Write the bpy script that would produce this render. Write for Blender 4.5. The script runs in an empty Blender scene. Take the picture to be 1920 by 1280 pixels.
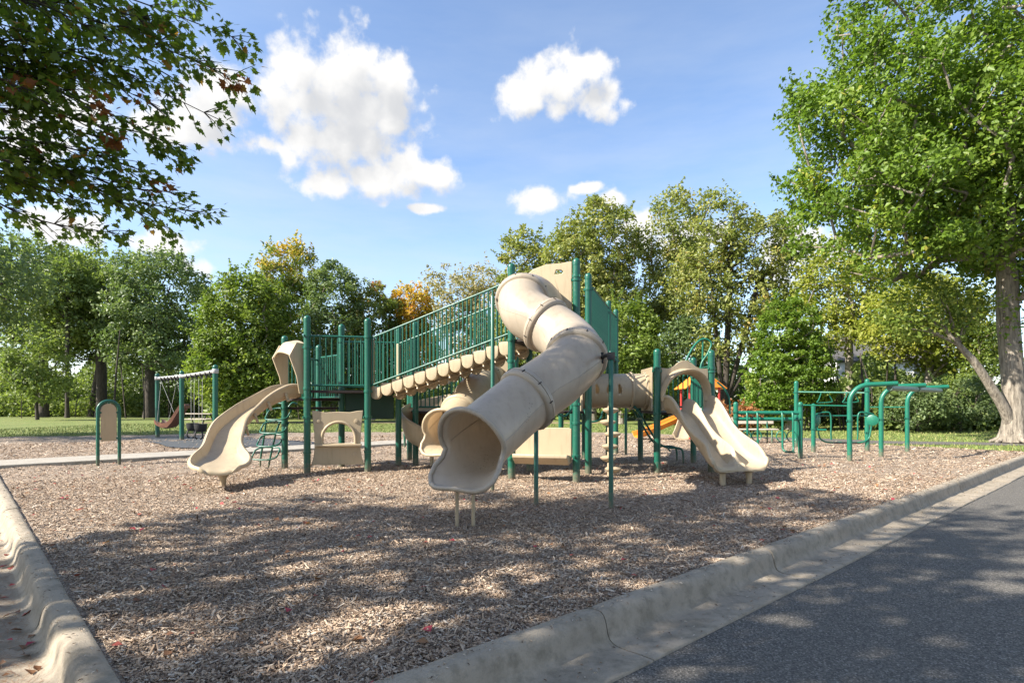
import bpy, bmesh, math, random
import numpy as np
from mathutils import Vector, Matrix
from mathutils.geometry import tessellate_polygon

R = math.radians
scene = bpy.context.scene
COL = scene.collection

# ------------------------------------------------------------------ camera
EYE = 1.3                                   # eye height above the wood chips (m)
cam_d = bpy.data.cameras.new('camera')
cam_d.sensor_width = 36.0
cam_d.lens = 20.625
cam_d.shift_y = 0.0612
cam_d.clip_start = 0.05
cam_d.clip_end = 2000
cam = bpy.data.objects.new('camera', cam_d)
cam.location = (0, 0, EYE)
cam.rotation_euler = (R(90), 0, 0)
COL.objects.link(cam)
scene.camera = cam

# ------------------------------------------------------------------ sun, sky, exposure
SUN_AZ = math.atan2(-0.92, -0.36)           # direction towards the sun, seen from above (x, y)
SUN_EL = R(37)
sun_d = bpy.data.lights.new('sun', 'SUN')
sun_d.energy = 4.8
sun_d.angle = R(0.53)
sun_d.color = (1.0, 0.94, 0.84)
sun = bpy.data.objects.new('sun', sun_d)
sdir = Vector((math.sin(SUN_AZ) * math.cos(SUN_EL), math.cos(SUN_AZ) * math.cos(SUN_EL), math.sin(SUN_EL)))
sun.rotation_euler = sdir.to_track_quat('Z', 'Y').to_euler()
sun.location = (-30, -12, 30)
COL.objects.link(sun)

world = bpy.data.worlds.new('World')
scene.world = world
world.use_nodes = True
scene.view_settings.view_transform = 'Standard'
scene.view_settings.look = 'None'
scene.view_settings.gamma = 1.0
scene.view_settings.exposure = 1.4
scene.view_settings.use_curve_mapping = False
scene.cycles.max_bounces = 6
scene.cycles.diffuse_bounces = 3
scene.cycles.glossy_bounces = 2
scene.cycles.transmission_bounces = 3
scene.cycles.transparent_max_bounces = 4


def build_world():
    nt = world.node_tree
    N, L = nt.nodes, nt.links
    N.clear()
    out = N.new('ShaderNodeOutputWorld')
    bg = N.new('ShaderNodeBackground')
    bg.inputs['Strength'].default_value = 0.103
    sky = N.new('ShaderNodeTexSky')
    sky.sky_type = 'NISHITA'
    sky.sun_disc = False
    sky.sun_elevation = SUN_EL
    sky.sun_rotation = SUN_AZ % (2 * math.pi)
    sky.air_density = 1.0
    sky.dust_density = 0.6
    sky.ozone_density = 1.6
    tc = N.new('ShaderNodeTexCoord')
    sep = N.new('ShaderNodeSeparateXYZ')
    L.new(tc.outputs['Generated'], sep.inputs[0])

    def m(op, a, b=None, c=None, clamp=False):
        n = N.new('ShaderNodeMath'); n.operation = op; n.use_clamp = clamp
        for i, x in enumerate((a, b, c)):
            if x is None: continue
            if isinstance(x, (int, float)): n.inputs[i].default_value = x
            else: L.new(x, n.inputs[i])
        return n.outputs[0]
    az = m('ARCTAN2', sep.outputs[0], sep.outputs[1])
    el = m('ARCSINE', sep.outputs[2])
    cmb = N.new('ShaderNodeCombineXYZ')
    L.new(az, cmb.inputs[0]); L.new(el, cmb.inputs[1])

    def noise(scale, detail, rough, off=(0, 0, 0)):
        mp = N.new('ShaderNodeMapping'); mp.inputs['Location'].default_value = off
        L.new(cmb.outputs[0], mp.inputs['Vector'])
        n = N.new('ShaderNodeTexNoise'); n.inputs['Scale'].default_value = scale
        n.inputs['Detail'].default_value = detail; n.inputs['Roughness'].default_value = rough
        L.new(mp.outputs[0], n.inputs['Vector'])
        return n.outputs['Fac']

    # cumulus clouds: centre azimuth, elevation and half sizes, in radians; the drift goes on round the sky
    def pix(x, y, rx, ry):
        a = math.atan((x - 960) / 1100); e = math.atan((757 - y) / 1100 * math.cos(a))
        return (a, e, 1.18 * rx / 1100 * math.cos(a) ** 2, 1.18 * ry / 1100 * math.cos(a))
    blobs = [pix(*b) for b in (
        (565, 130, 52, 58), (650, 150, 80, 65), (640, 215, 120, 78), (615, 265, 95, 50), (730, 165, 45, 50), (520, 190, 60, 45),
        (420, 160, 62, 40), (400, 200, 60, 30), (370, 258, 70, 34), (300, 250, 60, 30), (490, 268, 42, 18),
        (680, 335, 110, 30), (770, 318, 50, 22), (828, 328, 36, 26), (620, 350, 60, 18),
        (1040, 160, 78, 44), (990, 178, 52, 30), (1105, 188, 54, 28), (1100, 128, 44, 22),
        (1010, 378, 52, 22), (1100, 352, 30, 9), (1145, 375, 30, 14), (795, 390, 34, 7),
        (120, 420, 80, 28), (310, 462, 60, 26), (350, 500, 50, 22), (120, 200, 80, 50), (60, 260, 80, 60), 
        (1480, 470, 70, 50), (1300, 445, 60, 30), (1215, 430, 50, 30))]
    def field(vec, blobs):
        acc = None
        for (a, e, rx, ry) in blobs:
            v1 = N.new('ShaderNodeVectorMath'); v1.operation = 'SUBTRACT'
            L.new(vec, v1.inputs[0]); v1.inputs[1].default_value = (a, e, 0)
            v2 = N.new('ShaderNodeVectorMath'); v2.operation = 'MULTIPLY'
            L.new(v1.outputs[0], v2.inputs[0]); v2.inputs[1].default_value = (1 / rx, 1 / ry, 0)
            v3 = N.new('ShaderNodeVectorMath'); v3.operation = 'LENGTH'
            L.new(v2.outputs[0], v3.inputs[0])
            d = m('SUBTRACT', 1.0, v3.outputs['Value'])
            if acc is None: acc = d
            else:
                n = N.new('ShaderNodeMath'); n.operation = 'SMOOTH_MAX'
                L.new(acc, n.inputs[0]); L.new(d, n.inputs[1]); n.inputs[2].default_value = 0.2
                acc = n.outputs[0]
        return acc
    acc = field(cmb.outputs[0], blobs)
    offv = N.new('ShaderNodeVectorMath'); offv.operation = 'ADD'
    L.new(cmb.outputs[0], offv.inputs[0]); offv.inputs[1].default_value = (-0.018, 0.034, 0)
    acc2 = field(offv.outputs[0], blobs[:19])
    # the same kind of broken cumulus goes on all the way round the sky
    nb = noise(3.1, 3.0, 0.5, (5, 2, 0))
    gap = N.new('ShaderNodeMapRange'); L.new(m('ABSOLUTE', az), gap.inputs[0])
    gap.inputs[1].default_value = 0.80; gap.inputs[2].default_value = 1.1; gap.inputs[3].default_value = -2.0; gap.inputs[4].default_value = 0.0
    around = m('ADD', m('MULTIPLY', m('SUBTRACT', nb, 0.57), 9.0), gap.outputs[0])
    acc = m('MAXIMUM', acc, m('MINIMUM', around, 0.8))
    n1 = noise(8.0, 9.0, 0.62)
    n2 = noise(34.0, 6.0, 0.6, (3, 1, 0))
    body = m('MAXIMUM', acc, -1.5)
    dens = m('ADD', body, m('MULTIPLY', m('SUBTRACT', n1, 0.46), 2.2))
    dens = m('ADD', dens, m('MULTIPLY', m('SUBTRACT', n2, 0.5), 1.3))
    vb = N.new('ShaderNodeTexVoronoi'); vb.feature = 'SMOOTH_F1'; vb.inputs['Scale'].default_value = 26; vb.inputs['Smoothness'].default_value = 0.6
    wv_ = N.new('ShaderNodeMixRGB'); wv_.blend_type = 'ADD'; wv_.inputs[0].default_value = 0.05
    L.new(cmb.outputs[0], wv_.inputs[1])
    nw_ = N.new('ShaderNodeTexNoise'); nw_.inputs['Scale'].default_value = 20; L.new(cmb.outputs[0], nw_.inputs['Vector']); L.new(nw_.outputs['Color'], wv_.inputs[2])
    L.new(wv_.outputs[0], vb.inputs['Vector'])
    bil = m('SUBTRACT', 0.42, vb.outputs['Distance'])
    dens = m('ADD', dens, m('MULTIPLY', bil, 0.9))
    mr = N.new('ShaderNodeMapRange'); mr.interpolation_type = 'SMOOTHSTEP'
    L.new(dens, mr.inputs[0]); mr.inputs[1].default_value = -0.12; mr.inputs[2].default_value = 0.60
    alpha = mr.outputs[0]
    # thin high veil
    mp = N.new('ShaderNodeMapping'); mp.inputs['Scale'].default_value = (1.6, 7.0, 1); mp.inputs['Rotation'].default_value = (0, 0, 0.12)
    L.new(cmb.outputs[0], mp.inputs['Vector'])
    nv = N.new('ShaderNodeTexNoise'); nv.inputs['Scale'].default_value = 1.7; nv.inputs['Detail'].default_value = 7; nv.inputs['Roughness'].default_value = 0.6
    L.new(mp.outputs[0], nv.inputs['Vector'])
    mv = N.new('ShaderNodeMapRange'); L.new(nv.outputs['Fac'], mv.inputs[0])
    mv.inputs[1].default_value = 0.36; mv.inputs[2].default_value = 0.8; mv.inputs[3].default_value = 0.0; mv.inputs[4].default_value = 0.42
    lowv = N.new('ShaderNodeMapRange'); L.new(el, lowv.inputs[0])
    lowv.inputs[1].default_value = 0.62; lowv.inputs[2].default_value = 0.1; lowv.inputs[3].default_value = 0.25; lowv.inputs[4].default_value = 1.6
    veil = m('MULTIPLY', mv.outputs[0], lowv.outputs[0])
    # cloud bodies: bright tops, greyer thick undersides
    n3 = noise(8.0, 5.0, 0.6, (-0.018, 0.034, 0))
    dens2 = m('ADD', m('MAXIMUM', acc2, -1.5), m('MULTIPLY', m('SUBTRACT', n3, 0.46), 2.2))
    dens2 = m('SUBTRACT', dens2, m('MULTIPLY', bil, 0.7))
    sh = N.new('ShaderNodeMapRange'); sh.interpolation_type = 'SMOOTHSTEP'
    L.new(dens2, sh.inputs[0]); sh.inputs[1].default_value = 0.1; sh.inputs[2].default_value = 1.15
    und = sh.outputs[0]
    cr = N.new('ShaderNodeMixRGB'); L.new(und, cr.inputs[0])
    cr.inputs[1].default_value = (3.95, 3.9, 3.82, 1); cr.inputs[2].default_value = (2.7, 2.75, 2.85, 1)
    tint = N.new('ShaderNodeMixRGB'); tint.blend_type = 'MULTIPLY'; tint.inputs[0].default_value = 1
    L.new(sky.outputs[0], tint.inputs[1]); tint.inputs[2].default_value = (1.0, 1.0, 1.04, 1)
    mx0 = N.new('ShaderNodeMixRGB'); L.new(veil, mx0.inputs[0]); L.new(tint.outputs[0], mx0.inputs[1]); mx0.inputs[2].default_value = (3.1, 3.35, 3.65, 1)
    mx = N.new('ShaderNodeMixRGB'); L.new(alpha, mx.inputs[0]); L.new(mx0.outputs[0], mx.inputs[1]); L.new(cr.outputs[0], mx.inputs[2])
    L.new(mx.outputs[0], bg.inputs['Color'])
    L.new(bg.outputs[0], out.inputs['Surface'])


build_world()


# ------------------------------------------------------------------ mesh helpers
def V(*a): return Vector(a)


def new_mesh(name, verts, faces, mat=None, smooth=None, tint=None):
    """verts (n,3), faces: array (m,k) or list of lists."""
    me = bpy.data.meshes.new(name)
    if isinstance(faces, np.ndarray):
        verts = np.asarray(verts, dtype=np.float32)
        mfc, k = faces.shape
        me.vertices.add(len(verts)); me.vertices.foreach_set('co', verts.ravel())
        me.loops.add(mfc * k); me.loops.foreach_set('vertex_index', faces.astype(np.int32).ravel())
        me.polygons.add(mfc); me.polygons.foreach_set('loop_start', np.arange(0, mfc * k, k, dtype=np.int32))
        me.update(calc_edges=True)
    else:
        me.from_pydata([tuple(v) for v in verts], [], faces)
    if tint is not None:
        at = me.attributes.new('tint', 'FLOAT', 'POINT')
        at.data.foreach_set('value', np.asarray(tint, dtype=np.float32))
    if smooth is not None:
        me.shade_smooth()
        if smooth < 179: me.set_sharp_from_angle(angle=R(smooth))
    if mat is not None: me.materials.append(mat)
    return me


class MB:
    """Collects shapes in world coordinates; build() links them as ONE mesh object."""
    def __init__(s): s.v = []; s.f = []

    def add(s, vs, fs):
        b = len(s.v); s.v += [Vector(v) for v in vs]; s.f += [[i + b for i in f] for f in fs]
        return s

    def tube(s, pts, r, n=12, cap=True, closed=False):
        pts = [Vector(p) for p in pts]; m_ = len(pts)
        rr = r if isinstance(r, (list, tuple)) else [r] * m_
        T = []
        for i in range(m_):
            a = pts[(i - 1) % m_] if (closed or i > 0) else pts[i]
            b = pts[(i + 1) % m_] if (closed or i < m_ - 1) else pts[i]
            T.append((b - a).normalized())
        ref = Vector((0, 0, 1)) if abs(T[0].z) < 0.9 else Vector((1, 0, 0))
        u = (ref - T[0] * ref.dot(T[0])).normalized()
        vs = []
        for i in range(m_):
            u = (u - T[i] * u.dot(T[i])).normalized(); w = T[i].cross(u)
            for k in range(n):
                a = 2 * math.pi * k / n
                vs.append(pts[i] + (u * math.cos(a) + w * math.sin(a)) * rr[i])
        fs = []
        for i in range(m_ if closed else m_ - 1):
            j = (i + 1) % m_
            for k in range(n):
                l = (k + 1) % n
                fs.append([i * n + k, i * n + l, j * n + l, j * n + k])
        if cap and not closed:
            fs.append(list(range(n))[::-1]); fs.append([(m_ - 1) * n + k for k in range(n)])
        return s.add(vs, fs)

    def box(s, c, size, ax=None, ay=None, az=None):
        ax = Vector(ax or (1, 0, 0)).normalized(); ay = Vector(ay or (0, 1, 0)).normalized(); az = Vector(az).normalized() if az else ax.cross(ay).normalized()
        c = Vector(c); h = [x / 2 for x in size]
        vs = [c + ax * sx * h[0] + ay * sy * h[1] + az * sz * h[2] for sz in (-1, 1) for sy in (-1, 1) for sx in (-1, 1)]
        return s.add(vs, [[0, 2, 3, 1], [4, 5, 7, 6], [0, 1, 5, 4], [2, 6, 7, 3], [0, 4, 6, 2], [1, 3, 7, 5]])

    def lathe(s, prof, c, n=20, axis=(0, 0, 1)):
        az = Vector(axis).normalized(); ref = Vector((1, 0, 0)) if abs(az.x) < .9 else Vector((0, 1, 0))
        ax = (ref - az * ref.dot(az)).normalized(); ay = az.cross(ax); c = Vector(c)
        vs = []; fs = []
        for (r, z) in prof:
            for k in range(n):
                a = 2 * math.pi * k / n
                vs.append(c + ax * math.cos(a) * r + ay * math.sin(a) * r + az * z)
        for i in range(len(prof) - 1):
            for k in range(n):
                l = (k + 1) % n
                fs.append([i * n + k, i * n + l, (i + 1) * n + l, (i + 1) * n + k])
        fs.append([k for k in range(n)][::-1]); fs.append([(len(prof) - 1) * n + k for k in range(n)])
        return s.add(vs, fs)

    def panel(s, outer, holes, o, ax, ay, thick):
        """flat shape with holes in the plane (ax, ay), given thickness both ways"""
        o = Vector(o); ax = Vector(ax).normalized(); ay = Vector(ay).normalized(); an = ax.cross(ay).normalized()
        loops = [outer] + list(holes)
        polys = [[Vector((p[0], p[1], 0)) for p in lp] for lp in loops]
        tris = tessellate_polygon(polys)
        flat = [p for lp in loops for p in lp]; n = len(flat)
        vs = [o + ax * p[0] + ay * p[1] + an * (thick / 2) for p in flat] + [o + ax * p[0] + ay * p[1] - an * (thick / 2) for p in flat]
        fs = []
        for t in tris:
            a, b, c = [Vector((flat[i][0], flat[i][1])) for i in t]
            ccw = (b - a).cross(c - a) > 0
            t = list(t) if ccw else list(t)[::-1]
            fs.append(t); fs.append([i + n for i in t[::-1]])
        st = 0
        for lp in loops:
            k = len(lp)
            area = sum(lp[i][0] * lp[(i + 1) % k][1] - lp[(i + 1) % k][0] * lp[i][1] for i in range(k))
            outer_l = lp is outer
            fwd = (area > 0) == outer_l
            for i in range(k):
                a, b = st + i, st + (i + 1) % k
                fs.append([a, a + n, b + n, b] if fwd else [a, b, b + n, a + n])
            st += k
        return s.add(vs, fs)

    def sweep(s, rings, cap=True):
        """rings: list of equally long closed loops of points"""
        n = len(rings[0]); vs = [p for r_ in rings for p in r_]; fs = []
        for i in range(len(rings) - 1):
            for k in range(n):
                l = (k + 1) % n
                fs.append([i * n + k, (i + 1) * n + k, (i + 1) * n + l, i * n + l])
        if cap:
            fs.append(list(range(n))); fs.append([(len(rings) - 1) * n + k for k in range(n)][::-1])
        return s.add(vs, fs)

    def build(s, name, mat, parent=None, smooth=40, bevel=0, label=None, loc=None):
        o0 = root_loc(parent) if parent else Vector(loc or (0, 0, 0))
        me = new_mesh(name, [v - o0 for v in s.v], s.f, mat, smooth)
        bm = bmesh.new(); bm.from_mesh(me); bmesh.ops.recalc_face_normals(bm, faces=bm.faces); bm.to_mesh(me); bm.free()
        if smooth is not None and smooth < 179: me.set_sharp_from_angle(angle=R(smooth))
        o = bpy.data.objects.new(name, me); COL.objects.link(o)
        if parent: o.parent = parent
        else: o.location = o0
        if bevel:
            b = o.modifiers.new('bevel', 'BEVEL'); b.width = bevel; b.segments = 2; b.limit_method = 'ANGLE'; b.angle_limit = R(40)
        if label: o['label'] = label
        return o


def root_loc(o):
    while o.parent: o = o.parent
    return o.location.copy()


def tag(o, label=None, cat=None, group=None, kind=None):
    if label: o['label'] = label
    if cat: o['category'] = cat
    if group: o['group'] = group
    if kind: o['kind'] = kind
    return o


def empty(name, loc, label, cat, group=None):
    o = bpy.data.objects.new(name, None); o.empty_display_size = 0.2
    o.location = loc; COL.objects.link(o)
    return tag(o, label, cat, group)


def inst(name, mesh, parent, loc, rot=None, scale=None):
    o = bpy.data.objects.new(name, mesh); COL.objects.link(o)
    o.parent = parent
    o.location = Vector(loc) - root_loc(parent)
    if rot is not None: o.rotation_euler = rot
    if scale is not None: o.scale = scale
    return o


def crom(pts, n):
    """Catmull-Rom curve through the points, n samples per span"""
    P = [Vector(p) for p in pts]; P = [P[0] * 2 - P[1]] + P + [P[-1] * 2 - P[-2]]
    out = []
    for i in range(1, len(P) - 2):
        for k in range(n):
            t = k / n
            a, b, c, d = P[i - 1], P[i], P[i + 1], P[i + 2]
            out.append(0.5 * ((2 * b) + (c - a) * t + (2 * a - 5 * b + 4 * c - d) * t * t + (3 * b - a - 3 * c + d) * t ** 3))
    out.append(P[-2].copy())
    return out


def arc(c, r, a0, a1, n):
    return [(c[0] + r * math.cos(R(a0 + (a1 - a0) * i / n)), c[1] + r * math.sin(R(a0 + (a1 - a0) * i / n))) for i in range(n + 1)]


def sstep(a, b, x):
    t = min(1, max(0, (x - a) / (b - a))); return t * t * (3 - 2 * t)


# ------------------------------------------------------------------ materials
def mat_new(name):
    m = bpy.data.materials.new(name); m.use_nodes = True
    nt = m.node_tree; b = nt.nodes['Principled BSDF']
    return m, nt, b


def nd(nt, typ, **kw):
    n = nt.nodes.new(typ)
    for k, v in kw.items():
        if k in n.inputs: n.inputs[k].default_value = v
        else: setattr(n, k, v)
    return n


def ramp(nt, fac, stops, interp='LINEAR'):
    r = nt.nodes.new('ShaderNodeValToRGB'); r.color_ramp.interpolation = interp
    e = r.color_ramp.elements
    while len(e) < len(stops): e.new(0.5)
    for i, (p, c) in enumerate(stops):
        e[i].position = p; e[i].color = (*c, 1) if len(c) == 3 else c
    nt.links.new(fac, r.inputs[0])
    return r.outputs[0]


def coords(nt, scale=(1, 1, 1), kind='Object'):
    t = nt.nodes.new('ShaderNodeTexCoord'); mp = nt.nodes.new('ShaderNodeMapping')
    mp.inputs['Scale'].default_value = scale
    nt.links.new(t.outputs[kind], mp.inputs[0])
    return mp.outputs[0]


def noise_fac(nt, vec, scale, detail=4, rough=0.55):
    n = nt.nodes.new('ShaderNodeTexNoise'); n.inputs['Scale'].default_value = scale
    n.inputs['Detail'].default_value = detail; n.inputs['Roughness'].default_value = rough
    nt.links.new(vec, n.inputs['Vector'])
    return n.outputs['Fac']


def mixc(nt, fac, a, b, blend='MIX'):
    n = nt.nodes.new('ShaderNodeMixRGB'); n.blend_type = blend
    for i, x in enumerate((fac, a, b)):
        if isinstance(x, (int, float)): n.inputs[i].default_value = x
        elif isinstance(x, tuple): n.inputs[i].default_value = (*x, 1)
        else: nt.links.new(x, n.inputs[i])
    return n.outputs[0]


def maprange(nt, x, a, b, c=0.0, d=1.0):
    n = nt.nodes.new('ShaderNodeMapRange'); nt.links.new(x, n.inputs[0])
    for i, q in enumerate((a, b, c, d)): n.inputs[i + 1].default_value = q
    return n.outputs[0]


def bump(nt, bsdf, h, strength=0.3, dist=0.01):
    n = nt.nodes.new('ShaderNodeBump'); n.inputs['Strength'].default_value = strength; n.inputs['Distance'].default_value = dist
    nt.links.new(h, n.inputs['Height']); nt.links.new(n.outputs[0], bsdf.inputs['Normal'])
    return n


def painted(name, col, rough=0.35, wear=0.25, dirt=(0.10, 0.085, 0.06), scale=3.0, dirt_amt=0.35, bmp=0.05, foot=False):
    m, nt, b = mat_new(name)
    v = coords(nt)
    n1 = noise_fac(nt, v, scale, 5, 0.6); n2 = noise_fac(nt, v, scale * 9, 4, 0.6)
    c1 = mixc(nt, maprange(nt, n1, 0.35, 0.7), col, tuple(min(1, x * (1 - wear * 0.6) + 0.004) for x in col))
    c2 = mixc(nt, maprange(nt, n2, 0.58, 0.78, 0, dirt_amt), c1, dirt)
    if foot:
        sp = nt.nodes.new('ShaderNodeSeparateXYZ'); nt.links.new(v, sp.inputs[0])
        ad = nt.nodes.new('ShaderNodeMath'); ad.operation = 'MULTIPLY_ADD'; nt.links.new(n2, ad.inputs[0]); ad.inputs[1].default_value = -0.5; nt.links.new(sp.outputs[2], ad.inputs[2])
        c2 = mixc(nt, maprange(nt, ad.outputs[0], -0.02, -0.24, 0, 0.8), c2, (0.16, 0.13, 0.09))
    nt.links.new(c2, b.inputs['Base Color'])
    nt.links.new(maprange(nt, n2, 0.3, 0.7, rough * 0.8, rough * 1.35), b.inputs['Roughness'])
    if bmp: bump(nt, b, n2, bmp, 0.004)
    return m


M = {}


def build_mats():
    # --- moulded beige polyethylene, weathered
    m, nt, b = mat_new('beige_plastic')
    v = coords(nt)
    big = noise_fac(nt, v, 1.6, 5, 0.6); fine = noise_fac(nt, v, 38, 4, 0.65)
    stv = coords(nt, (9, 9, 1.2)); streak = noise_fac(nt, stv, 1.8, 5, 0.6)
    c = mixc(nt, maprange(nt, big, 0.35, 0.68), (0.50, 0.405, 0.265), (0.44, 0.355, 0.24))
    c = mixc(nt, maprange(nt, streak, 0.52, 0.8, 0, 0.5), c, (0.25, 0.185, 0.12))
    vor = nt.nodes.new('ShaderNodeTexVoronoi'); vor.inputs['Scale'].default_value = 34; nt.links.new(v, vor.inputs['Vector'])
    msk = nt.nodes.new('ShaderNodeMath'); msk.operation = 'MULTIPLY'
    nt.links.new(maprange(nt, vor.outputs['Distance'], 0.24, 0.12), msk.inputs[0]); nt.links.new(maprange(nt, big, 0.62, 0.70), msk.inputs[1])
    c = mixc(nt, msk.outputs[0], c, (0.16, 0.13, 0.10))
    c = mixc(nt, maprange(nt, fine, 0.62, 0.8, 0, 0.3), c, (0.28, 0.23, 0.17))
    nt.links.new(c, b.inputs['Base Color'])
    nt.links.new(maprange(nt, fine, 0.3, 0.7, 0.30, 0.48), b.inputs['Roughness'])
    b.inputs['Specular IOR Level'].default_value = 0.35
    bump(nt, b, fine, 0.06, 0.004)
    tr = nt.nodes.new('ShaderNodeBsdfTranslucent'); tr.inputs[0].default_value = (0.75, 0.48, 0.25, 1)
    mx = nt.nodes.new('ShaderNodeMixShader'); mx.inputs[0].default_value = 0.13
    nt.links.new(b.outputs[0], mx.inputs[1]); nt.links.new(tr.outputs[0], mx.inputs[2])
    nt.links.new(mx.outputs[0], nt.nodes['Material Output'].inputs['Surface'])
    M['beige'] = m
    # the big tube has gone greyer and more mottled
    m, nt, b = mat_new('grey_beige_plastic')
    v = coords(nt)
    big = noise_fac(nt, v, 2.2, 6, 0.62); fine = noise_fac(nt, v, 42, 4, 0.7)
    stv = coords(nt, (7, 7, 1.0)); streak = noise_fac(nt, stv, 2.0, 5, 0.6)
    c = mixc(nt, maprange(nt, big, 0.35, 0.68), (0.445, 0.375, 0.285), (0.365, 0.305, 0.23))
    c = mixc(nt, maprange(nt, streak, 0.5, 0.8, 0, 0.55), c, (0.26, 0.21, 0.155))
    vor = nt.nodes.new('ShaderNodeTexVoronoi'); vor.inputs['Scale'].default_value = 30; nt.links.new(v, vor.inputs['Vector'])
    msk = nt.nodes.new('ShaderNodeMath'); msk.operation = 'MULTIPLY'
    nt.links.new(maprange(nt, vor.outputs['Distance'], 0.26, 0.14), msk.inputs[0]); nt.links.new(maprange(nt, big, 0.60, 0.68), msk.inputs[1])
    c = mixc(nt, msk.outputs[0], c, (0.13, 0.11, 0.085))
    c = mixc(nt, maprange(nt, fine, 0.62, 0.82, 0, 0.18), c, (0.25, 0.215, 0.165))
    nt.links.new(c, b.inputs['Base Color'])
    nt.links.new(maprange(nt, fine, 0.3, 0.7, 0.26, 0.44), b.inputs['Roughness'])
    b.inputs['Specular IOR Level'].default_value = 0.5
    bump(nt, b, fine, 0.05, 0.004)
    tr = nt.nodes.new('ShaderNodeBsdfTranslucent'); tr.inputs[0].default_value = (0.75, 0.48, 0.25, 1)
    mx = nt.nodes.new('ShaderNodeMixShader'); mx.inputs[0].default_value = 0.13
    nt.links.new(b.outputs[0], mx.inputs[1]); nt.links.new(tr.outputs[0], mx.inputs[2])
    nt.links.new(mx.outputs[0], nt.nodes['Material Output'].inputs['Surface'])
    M['greybeige'] = m
    M['green'] = painted('green_paint', (0.006, 0.098, 0.062), 0.34, 0.3, (0.05, 0.12, 0.09), 2.5, 0.5, foot=True)
    M['green2'] = painted('green_paint_bright', (0.008, 0.145, 0.088), 0.36, 0.3, (0.06, 0.15, 0.11), 2.5, 0.45, foot=True)
    M['green_plain'] = painted('green_paint_small', (0.006, 0.098, 0.062), 0.34, 0.3, (0.05, 0.12, 0.09), 2.5, 0.4)
    M['green2_plain'] = painted('green_paint_bright_small', (0.008, 0.145, 0.088), 0.36, 0.3, (0.06, 0.15, 0.11), 2.5, 0.4)
    M['darkpanel'] = painted('dark_green_plastic', (0.006, 0.045, 0.024), 0.5, 0.3)
    M['deck'] = painted('brown_deck_coating', (0.022, 0.013, 0.010), 0.7, 0.4, (0.06, 0.045, 0.035), 6, 0.5)
    M['galv'] = painted('galvanised_pipe', (0.40, 0.40, 0.385), 0.42, 0.35, (0.2, 0.19, 0.17), 5, 0.4)
    M['black'] = painted('black_rubber', (0.012, 0.012, 0.013), 0.6, 0.3, (0.04, 0.035, 0.03), 8, 0.3)
    M['brownplastic'] = painted('brown_plastic', (0.17, 0.075, 0.045), 0.42, 0.3, (0.3, 0.2, 0.14), 6, 0.3)
    M['orange'] = painted('orange_plastic', (0.80, 0.27, 0.025), 0.42, 0.25, (0.35, 0.16, 0.05), 6, 0.3)
    M['red'] = painted('red_paint', (0.42, 0.03, 0.022), 0.4, 0.3, (0.2, 0.05, 0.03), 6, 0.3)
    M['white'] = painted('white_siding', (0.74, 0.74, 0.72), 0.6, 0.2, (0.4, 0.38, 0.34), 4, 0.25)
    M['shingle'] = painted('grey_shingles', (0.10, 0.095, 0.09), 0.85, 0.4)
    M['benchplank'] = painted('pale_plank', (0.58, 0.50, 0.40), 0.6, 0.3, (0.25, 0.2, 0.15), 8, 0.4)
    m, nt, b = mat_new('window_glass'); b.inputs['Base Color'].default_value = (0.03, 0.04, 0.05, 1); b.inputs['Roughness'].default_value = 0.06
    M['glass'] = m

    # --- concrete
    def concrete(name, base, stain):
        m, nt, b = mat_new(name)
        v = coords(nt)
        big = noise_fac(nt, v, 1.7, 6, 0.65); fine = noise_fac(nt, v, 90, 4, 0.7); mid = noise_fac(nt, v, 11, 5, 0.65)
        c = mixc(nt, maprange(nt, big, 0.35, 0.68), base, tuple(x * 0.78 for x in base))
        c = mixc(nt, maprange(nt, mid, 0.46, 0.72, 0, 0.75), c, stain)
        blot = noise_fac(nt, v, 4.5, 6, 0.7)
        c = mixc(nt, maprange(nt, blot, 0.52, 0.72, 0, 0.65), c, stain)
        c = mixc(nt, maprange(nt, fine, 0.58, 0.72, 0, 0.5), c, tuple(x * 0.45 for x in base))
        nt.links.new(c, b.inputs['Base Color']); b.inputs['Roughness'].default_value = 0.88
        bump(nt, b, fine, 0.6, 0.008)
        return m
    M['kerb'] = concrete('kerb_concrete', (0.36, 0.30, 0.225), (0.15, 0.125, 0.085))
    M['roller'] = painted('worn_green_roller', (0.10, 0.17, 0.13), 0.4, 0.3, (0.25, 0.26, 0.24), 6, 0.5)
    M['walk'] = concrete('walk_concrete', (0.37, 0.335, 0.28), (0.24, 0.21, 0.17))

    # --- asphalt
    m, nt, b = mat_new('asphalt')
    v = coords(nt)
    vor = nt.nodes.new('ShaderNodeTexVoronoi'); vor.inputs['Scale'].default_value = 105; nt.links.new(v, vor.inputs['Vector'])
    vor2 = nt.nodes.new('ShaderNodeTexVoronoi'); vor2.inputs['Scale'].default_value = 95; nt.links.new(v, vor2.inputs['Vector'])
    big = noise_fac(nt, v, 0.7, 5, 0.6)
    c = ramp(nt, vor.outputs['Color'], [(0.0, (0.022, 0.020, 0.018)), (0.4, (0.075, 0.068, 0.059)), (0.75, (0.15, 0.135, 0.115)), (1.0, (0.34, 0.31, 0.265))])
    sp = nt.nodes.new('ShaderNodeMath'); sp.operation = 'MULTIPLY'
    nt.links.new(maprange(nt, vor2.outputs['Color'], 0.80, 0.88), sp.inputs[0]); nt.links.new(maprange(nt, vor2.outputs['Distance'], 0.5, 0.3), sp.inputs[1])
    c = mixc(nt, sp.outputs[0], c, (0.30, 0.275, 0.235))
    c = mixc(nt, maprange(nt, big, 0.3, 0.7, 0.0, 0.3), c, (0.13, 0.117, 0.098))
    nt.links.new(c, b.inputs['Base Color']); b.inputs['Roughness'].default_value = 0.82
    bump(nt, b, vor.outputs['Distance'], 0.8, 0.006)
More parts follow.
